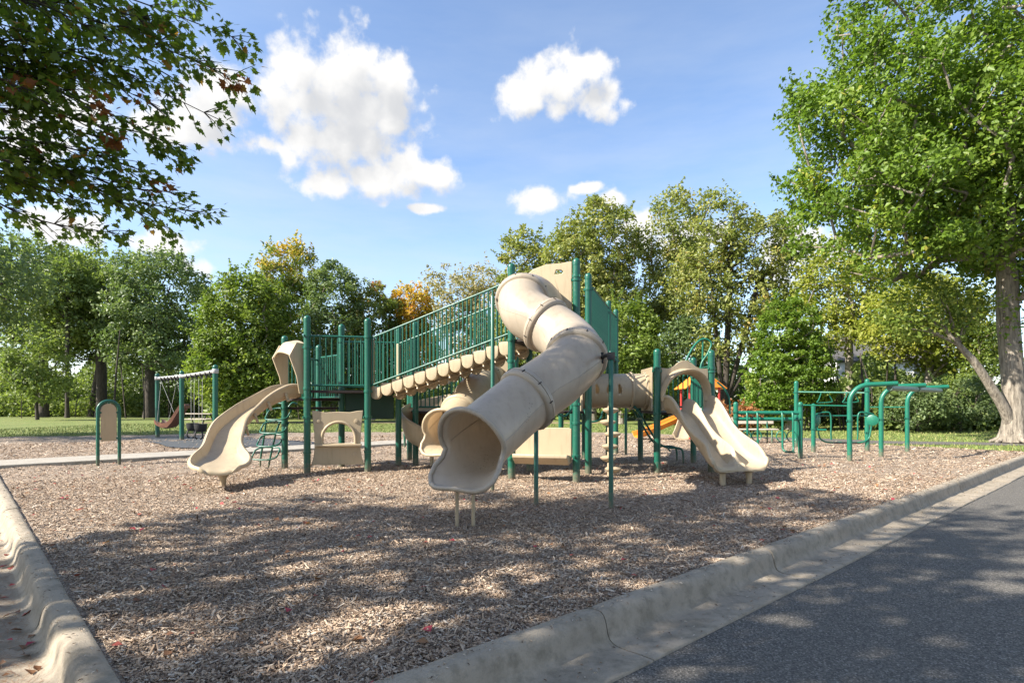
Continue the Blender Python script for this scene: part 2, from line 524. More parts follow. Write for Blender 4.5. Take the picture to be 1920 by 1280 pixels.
    M['asphalt'] = m

    # --- wood chips: sheet under and beyond the loose pieces
    m, nt, b = mat_new('wood_chip_bed')
    v = coords(nt)
    nw = nt.nodes.new('ShaderNodeTexNoise'); nw.inputs['Scale'].default_value = 25; nt.links.new(v, nw.inputs['Vector'])
    wv = nt.nodes.new('ShaderNodeMixRGB'); wv.blend_type = 'ADD'; wv.inputs[0].default_value = 0.05
    nt.links.new(v, wv.inputs[1]); nt.links.new(nw.outputs['Color'], wv.inputs[2])

    def cells(sc, rot):
        mp = nt.nodes.new('ShaderNodeMapping'); mp.inputs['Scale'].default_value = sc; mp.inputs['Rotation'].default_value = (0, 0, rot)
        nt.links.new(wv.outputs[0], mp.inputs[0])
        q = nt.nodes.new('ShaderNodeTexVoronoi'); q.inputs['Scale'].default_value = 1.0; nt.links.new(mp.outputs[0], q.inputs['Vector'])
        return q
    va = cells((38, 92, 30), 0.5); vb = cells((90, 36, 30), 0.2)
    pick = noise_fac(nt, v, 22, 2, 0.5)
    pk = maprange(nt, pick, 0.48, 0.52)
    col = mixc(nt, pk, va.outputs['Color'], vb.outputs['Color'])
    dist = mixc(nt, pk, va.outputs['Distance'], vb.outputs['Distance'])
    bw = nt.nodes.new('ShaderNodeSeparateColor'); nt.links.new(col, bw.inputs[0])
    c = ramp(nt, bw.outputs[0], [(0.0, (0.09, 0.06, 0.04)), (0.22, (0.25, 0.175, 0.115)), (0.5, (0.44, 0.325, 0.225)), (0.78, (0.58, 0.46, 0.34)), (1.0, (0.74, 0.63, 0.50))])
    c = mixc(nt, maprange(nt, dist, 0.35, 0.75, 0, 0.75), c, (0.07, 0.046, 0.032))
    big = noise_fac(nt, v, 0.55, 5, 0.6)
    c = mixc(nt, maprange(nt, big, 0.45, 0.75, 0, 0.45), c, (0.30, 0.225, 0.16))
    nt.links.new(c, b.inputs['Base Color']); b.inputs['Roughness'].default_value = 0.85
    bump(nt, b, dist, 0.9, 0.02).invert = True
    M['chipbed'] = m

    m, nt, b = mat_new('wood_chips_loose')
    at = nt.nodes.new('ShaderNodeAttribute'); at.attribute_name = 'tint'
    c = ramp(nt, at.outputs['Fac'], [(0.0, (0.055, 0.035, 0.023)), (0.2, (0.19, 0.124, 0.078)), (0.45, (0.38, 0.27, 0.18)), (0.7, (0.53, 0.405, 0.285)), (0.88, (0.48, 0.42, 0.345)), (1.0, (0.78, 0.66, 0.515))])
    v = coords(nt); c = mixc(nt, maprange(nt, noise_fac(nt, v, 120, 3), 0.4, 0.7, 0, 0.4), c, (0.2, 0.13, 0.085))
    nt.links.new(c, b.inputs['Base Color']); b.inputs['Roughness'].default_value = 0.8
    M['chips'] = m

    # --- lawn
    m, nt, b = mat_new('lawn_turf')
    v = coords(nt)
    n1 = noise_fac(nt, v, 0.35, 6, 0.62); n2 = noise_fac(nt, v, 16, 5, 0.7); n3 = noise_fac(nt, v, 1.8, 4, 0.6)
    c = mixc(nt, maprange(nt, n1, 0.35, 0.65), (0.125, 0.175, 0.03), (0.19, 0.21, 0.05))
    c = mixc(nt, maprange(nt, n3, 0.52, 0.75, 0, 0.7), c, (0.26, 0.205, 0.085))
    c = mixc(nt, maprange(nt, n2, 0.4, 0.7, 0, 0.6), c, (0.06, 0.085, 0.016))
    nt.links.new(c, b.inputs['Base Color']); b.inputs['Roughness'].default_value = 0.9
    bump(nt, b, n2, 1.0, 0.05)
    M['lawn'] = m
    m, nt, b = mat_new('grass_blades')
    at = nt.nodes.new('ShaderNodeAttribute'); at.attribute_name = 'tint'
    c = ramp(nt, at.outputs['Fac'], [(0.0, (0.07, 0.11, 0.02)), (0.5, (0.15, 0.21, 0.04)), (0.85, (0.24, 0.25, 0.07)), (1.0, (0.34, 0.28, 0.13))])
    nt.links.new(c, b.inputs['Base Color']); b.inputs['Roughness'].default_value = 0.7
    M['blades'] = m
    m, nt, b = mat_new('bare_earth')
    v = coords(nt)
    c = mixc(nt, maprange(nt, noise_fac(nt, v, 3, 5), 0.35, 0.65), (0.30, 0.22, 0.13), (0.2, 0.15, 0.08))
    nt.links.new(c, b.inputs['Base Color']); b.inputs['Roughness'].default_value = 0.95
    M['earth'] = m
    m, nt, b = mat_new('rubber_mat')
    v = coords(nt)
    c = mixc(nt, maprange(nt, noise_fac(nt, v, 60, 3), 0.4, 0.65), (0.035, 0.04, 0.045), (0.075, 0.08, 0.085))
    nt.links.new(c, b.inputs['Base Color']); b.inputs['Roughness'].default_value = 0.85
    M['rubbermat'] = m

    # --- bark
    def bark(name, a, d):
        m, nt, b = mat_new(name)
        v = coords(nt, (1, 1, 0.16))
        w = noise_fac(nt, v, 14, 6, 0.7); w2 = noise_fac(nt, coords(nt), 2.2, 4, 0.6)
        c = mixc(nt, maprange(nt, w, 0.38, 0.62), d, a)
        c = mixc(nt, maprange(nt, w2, 0.5, 0.75, 0, 0.45), c, tuple(0.5 * (x + y) for x, y in zip(a, d)))
        nt.links.new(c, b.inputs['Base Color']); b.inputs['Roughness'].default_value = 0.92
        bump(nt, b, w, 1.0, 0.05)
        return m
    M['bark'] = bark('grey_brown_bark', (0.36, 0.315, 0.255), (0.14, 0.118, 0.092))
    M['bark_mid'] = bark('brown_grey_bark', (0.33, 0.285, 0.225), (0.12, 0.10, 0.077))
    M['bark_dark'] = bark('dark_bark', (0.085, 0.068, 0.052), (0.03, 0.024, 0.018))

    def leaf(name, stops, trans=0.42, rough=0.45):
        m, nt, b = mat_new(name)
        at = nt.nodes.new('ShaderNodeAttribute'); at.attribute_name = 'tint'
        c = ramp(nt, at.outputs['Fac'], stops)
        nt.links.new(c, b.inputs['Base Color']); b.inputs['Roughness'].default_value = rough
        b.inputs['Specular IOR Level'].default_value = 0.35
        tr = nt.nodes.new('ShaderNodeBsdfTranslucent')
        br = mixc(nt, 1.0, c, (1.15, 1.25, 0.65), 'MULTIPLY')
        nt.links.new(br, tr.inputs[0])
        mx = nt.nodes.new('ShaderNodeMixShader'); mx.inputs[0].default_value = trans
        nt.links.new(b.outputs[0], mx.inputs[1]); nt.links.new(tr.outputs[0], mx.inputs[2])
        nt.links.new(mx.outputs[0], nt.nodes['Material Output'].inputs['Surface'])
        M[name] = m
    leaf('leaf_maple', [(0, (0.075, 0.12, 0.018)), (0.5, (0.14, 0.21, 0.03)), (0.8, (0.22, 0.27, 0.04)), (0.93, (0.30, 0.23, 0.035)), (1, (0.30, 0.06, 0.045))], 0.55)
    leaf('leaf_oak', [(0, (0.11, 0.155, 0.04)), (0.5, (0.195, 0.25, 0.07)), (1, (0.33, 0.37, 0.11))], 0.42)
    leaf('leaf_dark', [(0, (0.085, 0.13, 0.05)), (0.5, (0.145, 0.20, 0.075)), (1, (0.25, 0.30, 0.10))], 0.36)
    leaf('leaf_mid', [(0, (0.095, 0.15, 0.025)), (0.5, (0.175, 0.235, 0.045)), (1, (0.29, 0.33, 0.075))], 0.42)
    leaf('leaf_bright', [(0, (0.085, 0.15, 0.018)), (0.5, (0.15, 0.235, 0.03)), (0.9, (0.25, 0.325, 0.05)), (1, (0.36, 0.34, 0.06))], 0.45)
    leaf('leaf_cotton', [(0, (0.14, 0.18, 0.045)), (0.5, (0.26, 0.285, 0.08)), (0.85, (0.38, 0.36, 0.11)), (1, (0.52, 0.38, 0.12))], 0.4)
    leaf('leaf_yellowgreen', [(0, (0.16, 0.20, 0.03)), (0.5, (0.28, 0.31, 0.05)), (1, (0.46, 0.42, 0.08))], 0.45)
    leaf('leaf_orange', [(0, (0.22, 0.24, 0.04)), (0.4, (0.50, 0.36, 0.05)), (0.75, (0.66, 0.34, 0.04)), (1, (0.60, 0.20, 0.04))], 0.42)
    leaf('leaf_goldtop', [(0, (0.10, 0.16, 0.03)), (0.5, (0.20, 0.25, 0.05)), (0.78, (0.42, 0.34, 0.06)), (1, (0.62, 0.40, 0.05))], 0.42)
    leaf('leaf_redtop', [(0, (0.10, 0.15, 0.04)), (0.6, (0.19, 0.235, 0.06)), (0.88, (0.32, 0.25, 0.09)), (1, (0.42, 0.16, 0.09))], 0.4)
    leaf('leaf_tan', [(0, (0.22, 0.21, 0.09)), (0.5, (0.36, 0.31, 0.15)), (1, (0.50, 0.40, 0.21))], 0.38)
    leaf('leaf_russet', [(0, (0.135, 0.121, 0.034)), (0.5, (0.338, 0.149, 0.054)), (1, (0.486, 0.135, 0.061))], 0.35)
    leaf('leaf_fallen', [(0, (0.184, 0.081, 0.040)), (0.5, (0.287, 0.149, 0.069)), (0.8, (0.402, 0.057, 0.057)), (1, (0.345, 0.034, 0.069))], 0.15, 0.7)


build_mats()
# ------------------------------------------------------------------ the ground
U = Vector((0.745, 0.667, 0)).normalized()          # along the right-hand kerb
W = Vector((-0.687, 0.727, 0)).normalized()         # along the left-hand kerb
CORNER = Vector((-1.27, 2.146, 0))
KR = Vector((0.468, 3.705, 0))                      # a joint on the right kerb's back edge
NR = Vector((U.y, -U.x, 0))                         # towards the road on the right
NL = Vector((-W.y, W.x, 0)); NL = NL if NL.x < 0 else -NL   # towards the road on the left


def sheet(name, pts, z, mat, thick=0.0):
    mb = MB()
    tri = tessellate_polygon([[Vector((p[0], p[1], 0)) for p in pts]])
    mb.add([(p[0], p[1], z) for p in pts], [list(t) for t in tri])
    o = mb.build(name, mat, None, None)
    bm = bmesh.new(); bm.from_mesh(o.data)
    for f in bm.faces:
        if f.normal.z < 0: f.normal_flip()
    bm.to_mesh(o.data); bm.free()
    return o


# the road surface lies under everything as one sheet that reaches the horizon
tag(sheet('road', [(-700, -500), (900, -500), (900, 900), (-700, 900)], -0.158, M['asphalt']), kind='structure')
FAR = 600
p_r = CORNER + U * FAR; p_l = CORNER + W * FAR
tag(sheet('lawn', [tuple(CORNER + U * 1.2 + W * 0.02), tuple(p_r), tuple(p_r + W * FAR), tuple(p_l), tuple(CORNER + W * 1.2 + U * 0.02)], -0.085, M['lawn']), kind='structure')

# wood chip bed, gently uneven
_ol = [CORNER + (NL + NR) * 0.05, CORNER + U * 21.0 + NR * 0.05] + [Vector((*p, 0)) for p in ((13.3, 17.4), (12.0, 18.8), (10.4, 21.3), (8.0, 25.0), (4.5, 27.2), (-2.0, 28.2), (-8, 27.6), (-13.7, 26.0), (-20.4, 23.4))] + [CORNER + W * 28.7 + NL * 0.05]
chip_outline = [Vector((p.x, p.y)) for p in _ol]


def inside(poly, x, y):
    c = np.zeros(x.shape, bool); j = len(poly) - 1
    for i in range(len(poly)):
        xi, yi, xj, yj = poly[i][0], poly[i][1], poly[j][0], poly[j][1]
        c ^= ((yi > y) != (yj > y)) & (x < (xj - xi) * (y - yi) / (yj - yi + 1e-12) + xi)
        j = i
    return c


def undul(x, y):
    z = 0.014 * np.sin(x * 1.7 + 0.6 * np.sin(y * 1.1)) * np.cos(y * 1.45 + 0.4) + 0.008 * np.sin(x * 4.3 + y * 3.1) + 0.006 * np.sin(x * 7.9 - y * 6.3) - 0.012
    for (hx, hy, hr) in ((-0.62, 6.05, 0.6), (-4.42, 8.6, 0.55), (3.72, 9.25, 0.6), (-1.3, 10.2, 0.5), (-12.4, 21.6, 0.9)):   # kicked-out hollows at the slide exits
        q = ((x - hx) ** 2 + (y - hy) ** 2) / hr ** 2
        z = z - 0.045 * np.exp(-q * 2.2) + 0.035 * np.exp(-(np.sqrt(q) - 1.25) ** 2 * 7)
    return z


def chip_bed():
    bm = bmesh.new()
    vs = [bm.verts.new((p[0], p[1], 0)) for p in chip_outline]
    bm.faces.new(vs)
    for ax, lo, hi, st in ((0, -21, 15, 0.3), (1, 2, 29, 0.3)):
        k = lo
        while k < hi:
            co = (k, 0, 0) if ax == 0 else (0, k, 0); no = (1, 0, 0) if ax == 0 else (0, 1, 0)
            bmesh.ops.bisect_plane(bm, geom=bm.verts[:] + bm.edges[:] + bm.faces[:], plane_co=co, plane_no=no)
            k += st
    for v in bm.verts:
        v.co.z = float(undul(np.array(v.co.x), np.array(v.co.y)))
    for f in bm.faces:
        if f.normal.z < 0: f.normal_flip()
    me = bpy.data.meshes.new('wood_chip_ground'); bm.to_mesh(me); bm.free(); me.shade_smooth(); me.materials.append(M['chipbed'])
    o = bpy.data.objects.new('wood_chip_ground', me); COL.objects.link(o); tag(o, kind='structure')


chip_bed()


def loose_chips(n=370000, seed=4):
    rg = np.random.default_rng(seed)
    # thicker near the road edge, thinning out with distance where pieces can no longer be told apart
    m1 = int(n * 2.1)
    r = np.concatenate([2.3 + 10.5 * rg.random(m1) ** 1.5, np.sqrt(rg.uniform(10.0 ** 2, 25.0 ** 2, n * 3 - m1))]); a = rg.uniform(-0.85, 0.85, n * 3)
    pm = rg.permutation(n * 3); r, a = r[pm], a[pm]
    x = r * np.sin(a); y = r * np.cos(a)
    k = inside(chip_outline, x, y); x, y, r = x[k][:n], y[k][:n], r[k][:n]
    n = len(x)
    ln = np.where(rg.random(n) < 0.06, rg.uniform(0.035, 0.075, n), rg.gamma(2.0, 0.0056, n) + 0.006); ln *= 1 + 0.025 * (r - 2.3) + 0.055 * np.maximum(r - 9.5, 0); wd = ln * rg.uniform(0.14, 0.5, n) * np.where(ln > 0.034, 0.45, 1.0) + 0.003
    yaw = rg.uniform(0, 2 * np.pi, n); pitch = rg.normal(0, 0.28, n); roll = rg.normal(0, 0.45, n)
    cy, sy, cp, sp = np.cos(yaw), np.sin(yaw), np.cos(pitch), np.sin(pitch)
    d = np.stack([cy * cp, sy * cp, sp], 1)
    s0 = np.stack([-sy, cy, np.zeros(n)], 1); u0 = np.cross(d, s0)
    s = s0 * np.cos(roll)[:, None] + u0 * np.sin(roll)[:, None]; u = np.cross(d, s)
    ks = (((x - CORNER.x) * NR.x + (y - CORNER.y) * NR.y) < -0.03) & (((x - CORNER.x) * NL.x + (y - CORNER.y) * NL.y) < -0.03)
    ln[~ks] *= 0.05
    c = np.stack([x, y, undul(x, y) + rg.uniform(0.0, 0.016, n) + np.abs(sp) * ln * 0.3], 1)
    hl, hw = (ln / 2)[:, None], (wd / 2)[:, None]; th = (0.0025 + 0.12 * wd)[:, None]
    sk = rg.uniform(0.55, 1.0, n)[:, None]
    P = np.stack([c - d * hl - s * hw * sk, c + d * hl * sk - s * hw, c + d * hl + u * th, c - d * hl * sk + u * th, c - d * hl + s * hw, c + d * hl * 0.9 + s * hw * sk], 1)
    base = np.arange(n)[:, None] * 6
    F = np.concatenate([base + np.array([[0, 1, 2, 3]]), base + np.array([[3, 2, 5, 4]])], 0)
    t = np.repeat(np.clip(rg.beta(1.35, 1.6, n), 0, 1), 6)
    me = new_mesh('wood_chips', P.reshape(-1, 3), F, M['chips'], None, t)
    o = bpy.data.objects.new('wood_chips', me); COL.objects.link(o)
    tag(o, 'loose tan and grey wood chips covering the playground', 'wood chips', kind='stuff')


loose_chips()

# ---- kerbs: cast segments with a rounded top, a hollow face and a gutter pan
PROF = [(0.0, -0.30), (0.0, -0.02), (0.003, 0.010), (0.012, 0.024), (0.04, 0.031), (0.095, 0.032), (0.122, 0.025), (0.142, 0.008), (0.155, -0.018), (0.165, -0.055), (0.174, -0.098), (0.188, -0.124), (0.212, -0.139), (0.245, -0.146), (0.30, -0.147), (0.40, -0.145), (0.500, -0.141), (0.506, -0.147), (0.506, -0.30)]


def kerb(name, start, d, nrm, lens, gap=0.010, rough=0.0):
    root = bpy.data.objects.new(name, None); COL.objects.link(root); root.location = start
    root['kind'] = 'structure'
    t = 0.0; rg = random.Random(len(name))
    for L_ in lens:
        mb = MB(); rings = []
        n = max(6, int(L_ / 0.12)) if t < 12 else 6
        dz = rg.uniform(-0.004, 0.004); dn = rg.uniform(-0.004, 0.004)
        for i in range(n + 1):
            f = i / n; q = t + gap / 2 + (L_ - gap) * f
            edge = min(f, 1 - f) * (L_ - gap)
            sh = 0.006 * max(0, 1 - edge / 0.03)
            ring = []
            for (s_, z) in PROF:
                zz = z - (sh if z > -0.2 else 0) + dz * (z > -0.2)
                zz += 0.002 * math.sin(q * 9 + s_ * 30) * (z > -0.2)
                ring.append(start + d * q + nrm * (s_ + dn) + Vector((0, 0, zz)))
            rings.append(ring)
        # round the two ends a touch
        mb.sweep(rings); mb.build('kerb_segment', M['kerb'], root, 50)
        # dark packed joint
        t += L_
    return root


CR_T = (KR - CORNER).dot(U)
rad = 0.62
kerb('right_kerb', CORNER + U * rad, U, NR, [CR_T - rad] + [2.28] * 20)
kerb('left_kerb', CORNER + W * rad, W, NL, [1.75] + [2.3] * 9)


def kerb_corner():
    root = bpy.data.objects.new('corner_kerb', None); COL.objects.link(root); root.location = CORNER; root['kind'] = 'structure'
    c = CORNER + U * rad + W * rad
    a0 = (CORNER + W * rad) - c; a1 = (CORNER + U * rad) - c
    mb = MB(); rings = []
    ang0 = math.atan2(a0.y, a0.x); ang1 = math.atan2(a1.y, a1.x)
    while ang1 < ang0: ang1 += 2 * math.pi
    for i in range(19):
        a = ang0 + (ang1 - ang0) * i / 18
        rd = Vector((math.cos(a), math.sin(a), 0)); r0 = a0.length + (a1.length - a0.length) * i / 18
        rings.append([c + rd * (r0 + s_) + Vector((0, 0, z - 0.001)) for (s_, z) in PROF])
    mb.sweep(rings); mb.build('kerb_segment', M['kerb'], root, 50)


kerb_corner()

# ---- concrete walk that crosses behind the slide, in slabs
SW0 = Vector((-10.45, 11.85, 0)); UW = Vector((0.715, 0.70, 0)).normalized(); NW = Vector((-UW.y, UW.x, 0))


def walk():
    root = bpy.data.objects.new('concrete_walk', None); COL.objects.link(root); root.location = SW0; root['kind'] = 'structure'
    for i in range(-1, 9):
        mb = MB(); a = SW0 + UW * (i * 1.8 + 0.006); b = SW0 + UW * (i * 1.8 + 1.794)
        ring = lambda p: [p + Vector((0, 0, -0.12)), p + Vector((0, 0, 0.052)), p + NW * 0.012 + Vector((0, 0, 0.062)), p + NW * 1.47 + Vector((0, 0, 0.062)), p + NW * 1.48 + Vector((0, 0, -0.12))]
        mb.sweep([ring(a), ring(b)]); mb.build('slab', M['walk'], root, 30)


walk()

# rubber safety pad under the swings, asphalt path and worn earth on the lawn
pad = [(-14.4, 22.0), (-13.2, 20.7), (-11.6, 19.2), (-9.7, 17.2), (-7.4, 17.9), (-6.2, 19.3), (-8.4, 21.2), (-10.8, 22.9), (-12.8, 23.6), (-14.2, 23.2)]
tag(sheet('rubber_pad', [tuple(p) for p in crom([(*p, 0) for p in pad + pad[:1]], 5)[:-1]], 0.024, M['rubbermat']), kind='structure')
tag(sheet('footpath', [(8.6, 23.6), (10.6, 21.5), (12.6, 20.3), (20, 18.9), (20, 20.4), (14, 21.9), (12.4, 23.6), (9.6, 25.2)], -0.070, M['asphalt']), kind='structure')
tag(sheet('worn_earth', [(-24, 43), (-14, 42.4), (-5, 43.2), (6, 42), (7, 44.6), (-6, 46), (-15, 45.2), (-23, 45.4)], -0.079, M['earth']), kind='structure')
tag(sheet('bare_strip', [(8.3, 22.6), (10.4, 21.3), (12.0, 18.8), (13.3, 17.4), (14.35, 16.2), (15.2, 16.9), (14.0, 18.3), (12.5, 20.1), (10.5, 21.45), (8.6, 23.5)], -0.077, M['earth']), kind='structure')


def grass():
    rg = np.random.default_rng(9)
    n = 60000
    x = rg.uniform(-28, 26, n * 4); y = 15.5 + 26 * rg.random(n * 4) ** 1.3
    k = ~inside(chip_outline, x, y) & (((x - CORNER.x) * NR.x + (y - CORNER.y) * NR.y) < -0.1) & (((x - CORNER.x) * NL.x + (y - CORNER.y) * NL.y) < -0.1)
    pth = [(8.6, 23.6), (10.6, 21.5), (12.6, 20.3), (20, 18.9), (20, 20.4), (14, 21.9), (12.4, 23.6), (9.6, 25.2)]
    k &= ~inside(pth, x, y)
    x, y = x[k][:n], y[k][:n]; n = len(x)
    h = rg.uniform(0.035, 0.10, n); yaw = rg.uniform(0, 6.28, n); w = rg.uniform(0.008, 0.02, n)
    lx, ly = rg.normal(0, 0.4, n) * h, rg.normal(0, 0.4, n) * h
    c = np.stack([x, y, np.full(n, -0.087)], 1); s = np.stack([np.cos(yaw) * w, np.sin(yaw) * w, np.zeros(n)], 1)
    P = np.stack([c - s, c + s, c + np.stack([lx, ly, h], 1)], 1)
    F = np.arange(n * 3).reshape(n, 3)
    me = new_mesh('grass', P.reshape(-1, 3), F, M['blades'], None, np.repeat(rg.random(n), 3))
    o = bpy.data.objects.new('grass', me); COL.objects.link(o)
    tag(o, 'short green and straw coloured grass of the lawn', 'grass', kind='stuff')


grass()
# ------------------------------------------------------------------ trees
def leaf_mesh(name, C, size, rg, mat, tint, up=0.6, out=None, aspect=0.62, fold=0.16):
    """one folded kite per leaf; C (n,3)"""
    n = len(C)
    nr = rg.normal(0, 0.75, (n, 3)); nr[:, 2] += up
    if out is not None: nr += out
    nr /= np.linalg.norm(nr, axis=1)[:, None] + 1e-9
    d = rg.normal(0, 1, (n, 3)); d[:, 2] -= 0.25
    d -= nr * (d * nr).sum(1)[:, None]; d /= np.linalg.norm(d, axis=1)[:, None] + 1e-9
    s = np.cross(nr, d)
    L_ = (size * rg.uniform(0.5, 1.4, n))[:, None]
    P = np.stack([C - d * L_ * 0.5, C + d * L_ * 0.05 + s * L_ * aspect * 0.5 + nr * L_ * fold, C + d * L_ * 0.55, C + d * L_ * 0.05 - s * L_ * aspect * 0.5 + nr * L_ * fold], 1)
    b = np.arange(n)[:, None] * 4
    F = np.concatenate([b + np.array([[0, 1, 2]]), b + np.array([[0, 2, 3]])], 0)
    return new_mesh(name, P.reshape(-1, 3), F, mat, None, np.repeat(np.clip(tint, 0, 1), 4))


def skeleton(trunk, clumps, rg, tip_r, base_r, sub=1.1, up_bias=0.5, stems=()):
    """trunk: list of points; clumps (n,3). Returns list of (p, q, rp, rq)"""
    pos = [np.array(p, float) for p in trunk]; par = [-1] + list(range(len(trunk) - 1))
    for st in stems:
        j0 = max(1, min(len(trunk) - 1, int(st[3]))); prev = j0; p0 = pos[j0]; e = np.array(st[:3], float)
        for t in range(1, 9):
            f = t / 8; q = p0 + (e - p0) * f + np.array((0, 0, 0.12 * np.linalg.norm(e - p0))) * 4 * f * (1 - f) * -0.35
            pos.append(q); par.append(prev); prev = len(pos) - 1
    order = np.argsort([min(np.linalg.norm(c - p) for p in pos) for c in clumps])
    start = max(1, int(len(trunk) * 0.35))
    ok = [i >= start for i in range(len(pos))]
    ends = []
    for ci in order:
        c = clumps[ci]
        A = np.array(pos); dv = c - A
        dist = np.linalg.norm(dv, axis=1)
        cost = dist + up_bias * np.maximum(0, A[:, 2] - c[2] + 0.35 * dist) * 2.0
        cost[~np.array(ok)] += 1e3
        j = int(np.argmin(cost)); L_ = dist[j]
        k = max(1, int(L_ / sub)); prev = j; p0 = pos[j]
        bend = rg.normal(0, 0.10 * L_, 3); bend[2] = abs(bend[2]) * 0.4 + 0.05 * L_
        for t in range(1, k + 1):
            f = t / k
            q = p0 + (c - p0) * f + bend * 4 * f * (1 - f) * 0.6
            pos.append(q); par.append(prev); ok.append(True); prev = len(pos) - 1
        ends.append(prev)
    n = len(pos); acc = np.zeros(n); ex = 2.4
    for e in ends: acc[e] += tip_r ** ex
    for i in range(n - 1, 0, -1): acc[par[i]] += max(acc[i], 1e-12)
    r = np.maximum(acc, tip_r ** ex) ** (1 / ex)
    # bring the trunk to its real thickness
    g = math.log(base_r / tip_r) / max(1e-6, math.log(max(1.01, r[0] / tip_r)))
    r = tip_r * (r / tip_r) ** g
    return pos, par, r


def limb_mesh(name, pos, par, r, mat, rmin, flare=1.35, nbig=12):
    V_, F_ = [], []
    base_z = pos[0][2]
    kids = {}
    for i in range(1, len(pos)): kids.setdefault(par[i], []).append(i)
    # follow chains so that limbs are continuous tubes
    done = set(); stack = [(0, None)]
    while stack:
        i, fromp = stack.pop()
        chain = [] if fromp is None else [fromp]
        cur = i
        while True:
            chain.append(cur)
            ks = sorted(kids.get(cur, []), key=lambda q: -r[q])
            if not ks: break
            for q in ks[1:]:
                if r[q] >= rmin: stack.append((q, cur))
            if r[ks[0]] < rmin: break
            cur = ks[0]
        if len(chain) < 2: continue
        rr = [r[c] for c in chain]
        if fromp is not None: rr[0] = min(rr[0], rr[1] * 1.25)
        n = nbig if rr[0] > 0.12 else (7 if rr[0] > 0.05 else 5)
        pts = [Vector(pos[c]) for c in chain]
        if fromp is None:
            hz = pts[0].z
            rr = [x * (1 + (flare - 1) * math.exp(-(p.z - hz) / 0.45)) for x, p in zip(rr, pts)]
        mb = MB(); mb.tube(pts, rr, n, cap=True)
        b = len(V_); V_ += mb.v; F_ += [[q + b for q in f] for f in mb.f]
    return new_mesh(name, V_, F_, mat, 60)


def ell_points(ells, n, rg, mind, shell=0.55):
    """points spread through the ellipsoids, keeping apart from one another"""
    w = np.array([e[3] * e[4] * e[5] for e in ells]); w = w / w.sum()
    out = []
    tries = 0
    while len(out) < n and tries < n * 60:
        tries += 1
        e = ells[rg.choice(len(ells), p=w)]
        d = rg.normal(0, 1, 3); d /= np.linalg.norm(d)
        rad_ = rg.random() ** (1 / 3 * (1 - shell) + 0.02)
        p = np.array(e[:3]) + d * rad_ * np.array(e[3:6])
        if p[2] < 0.25: continue
        if out and mind > 0 and np.min(np.linalg.norm(np.array(out) - p, axis=1)) < mind: continue
        out.append(p)
    return np.array(out)


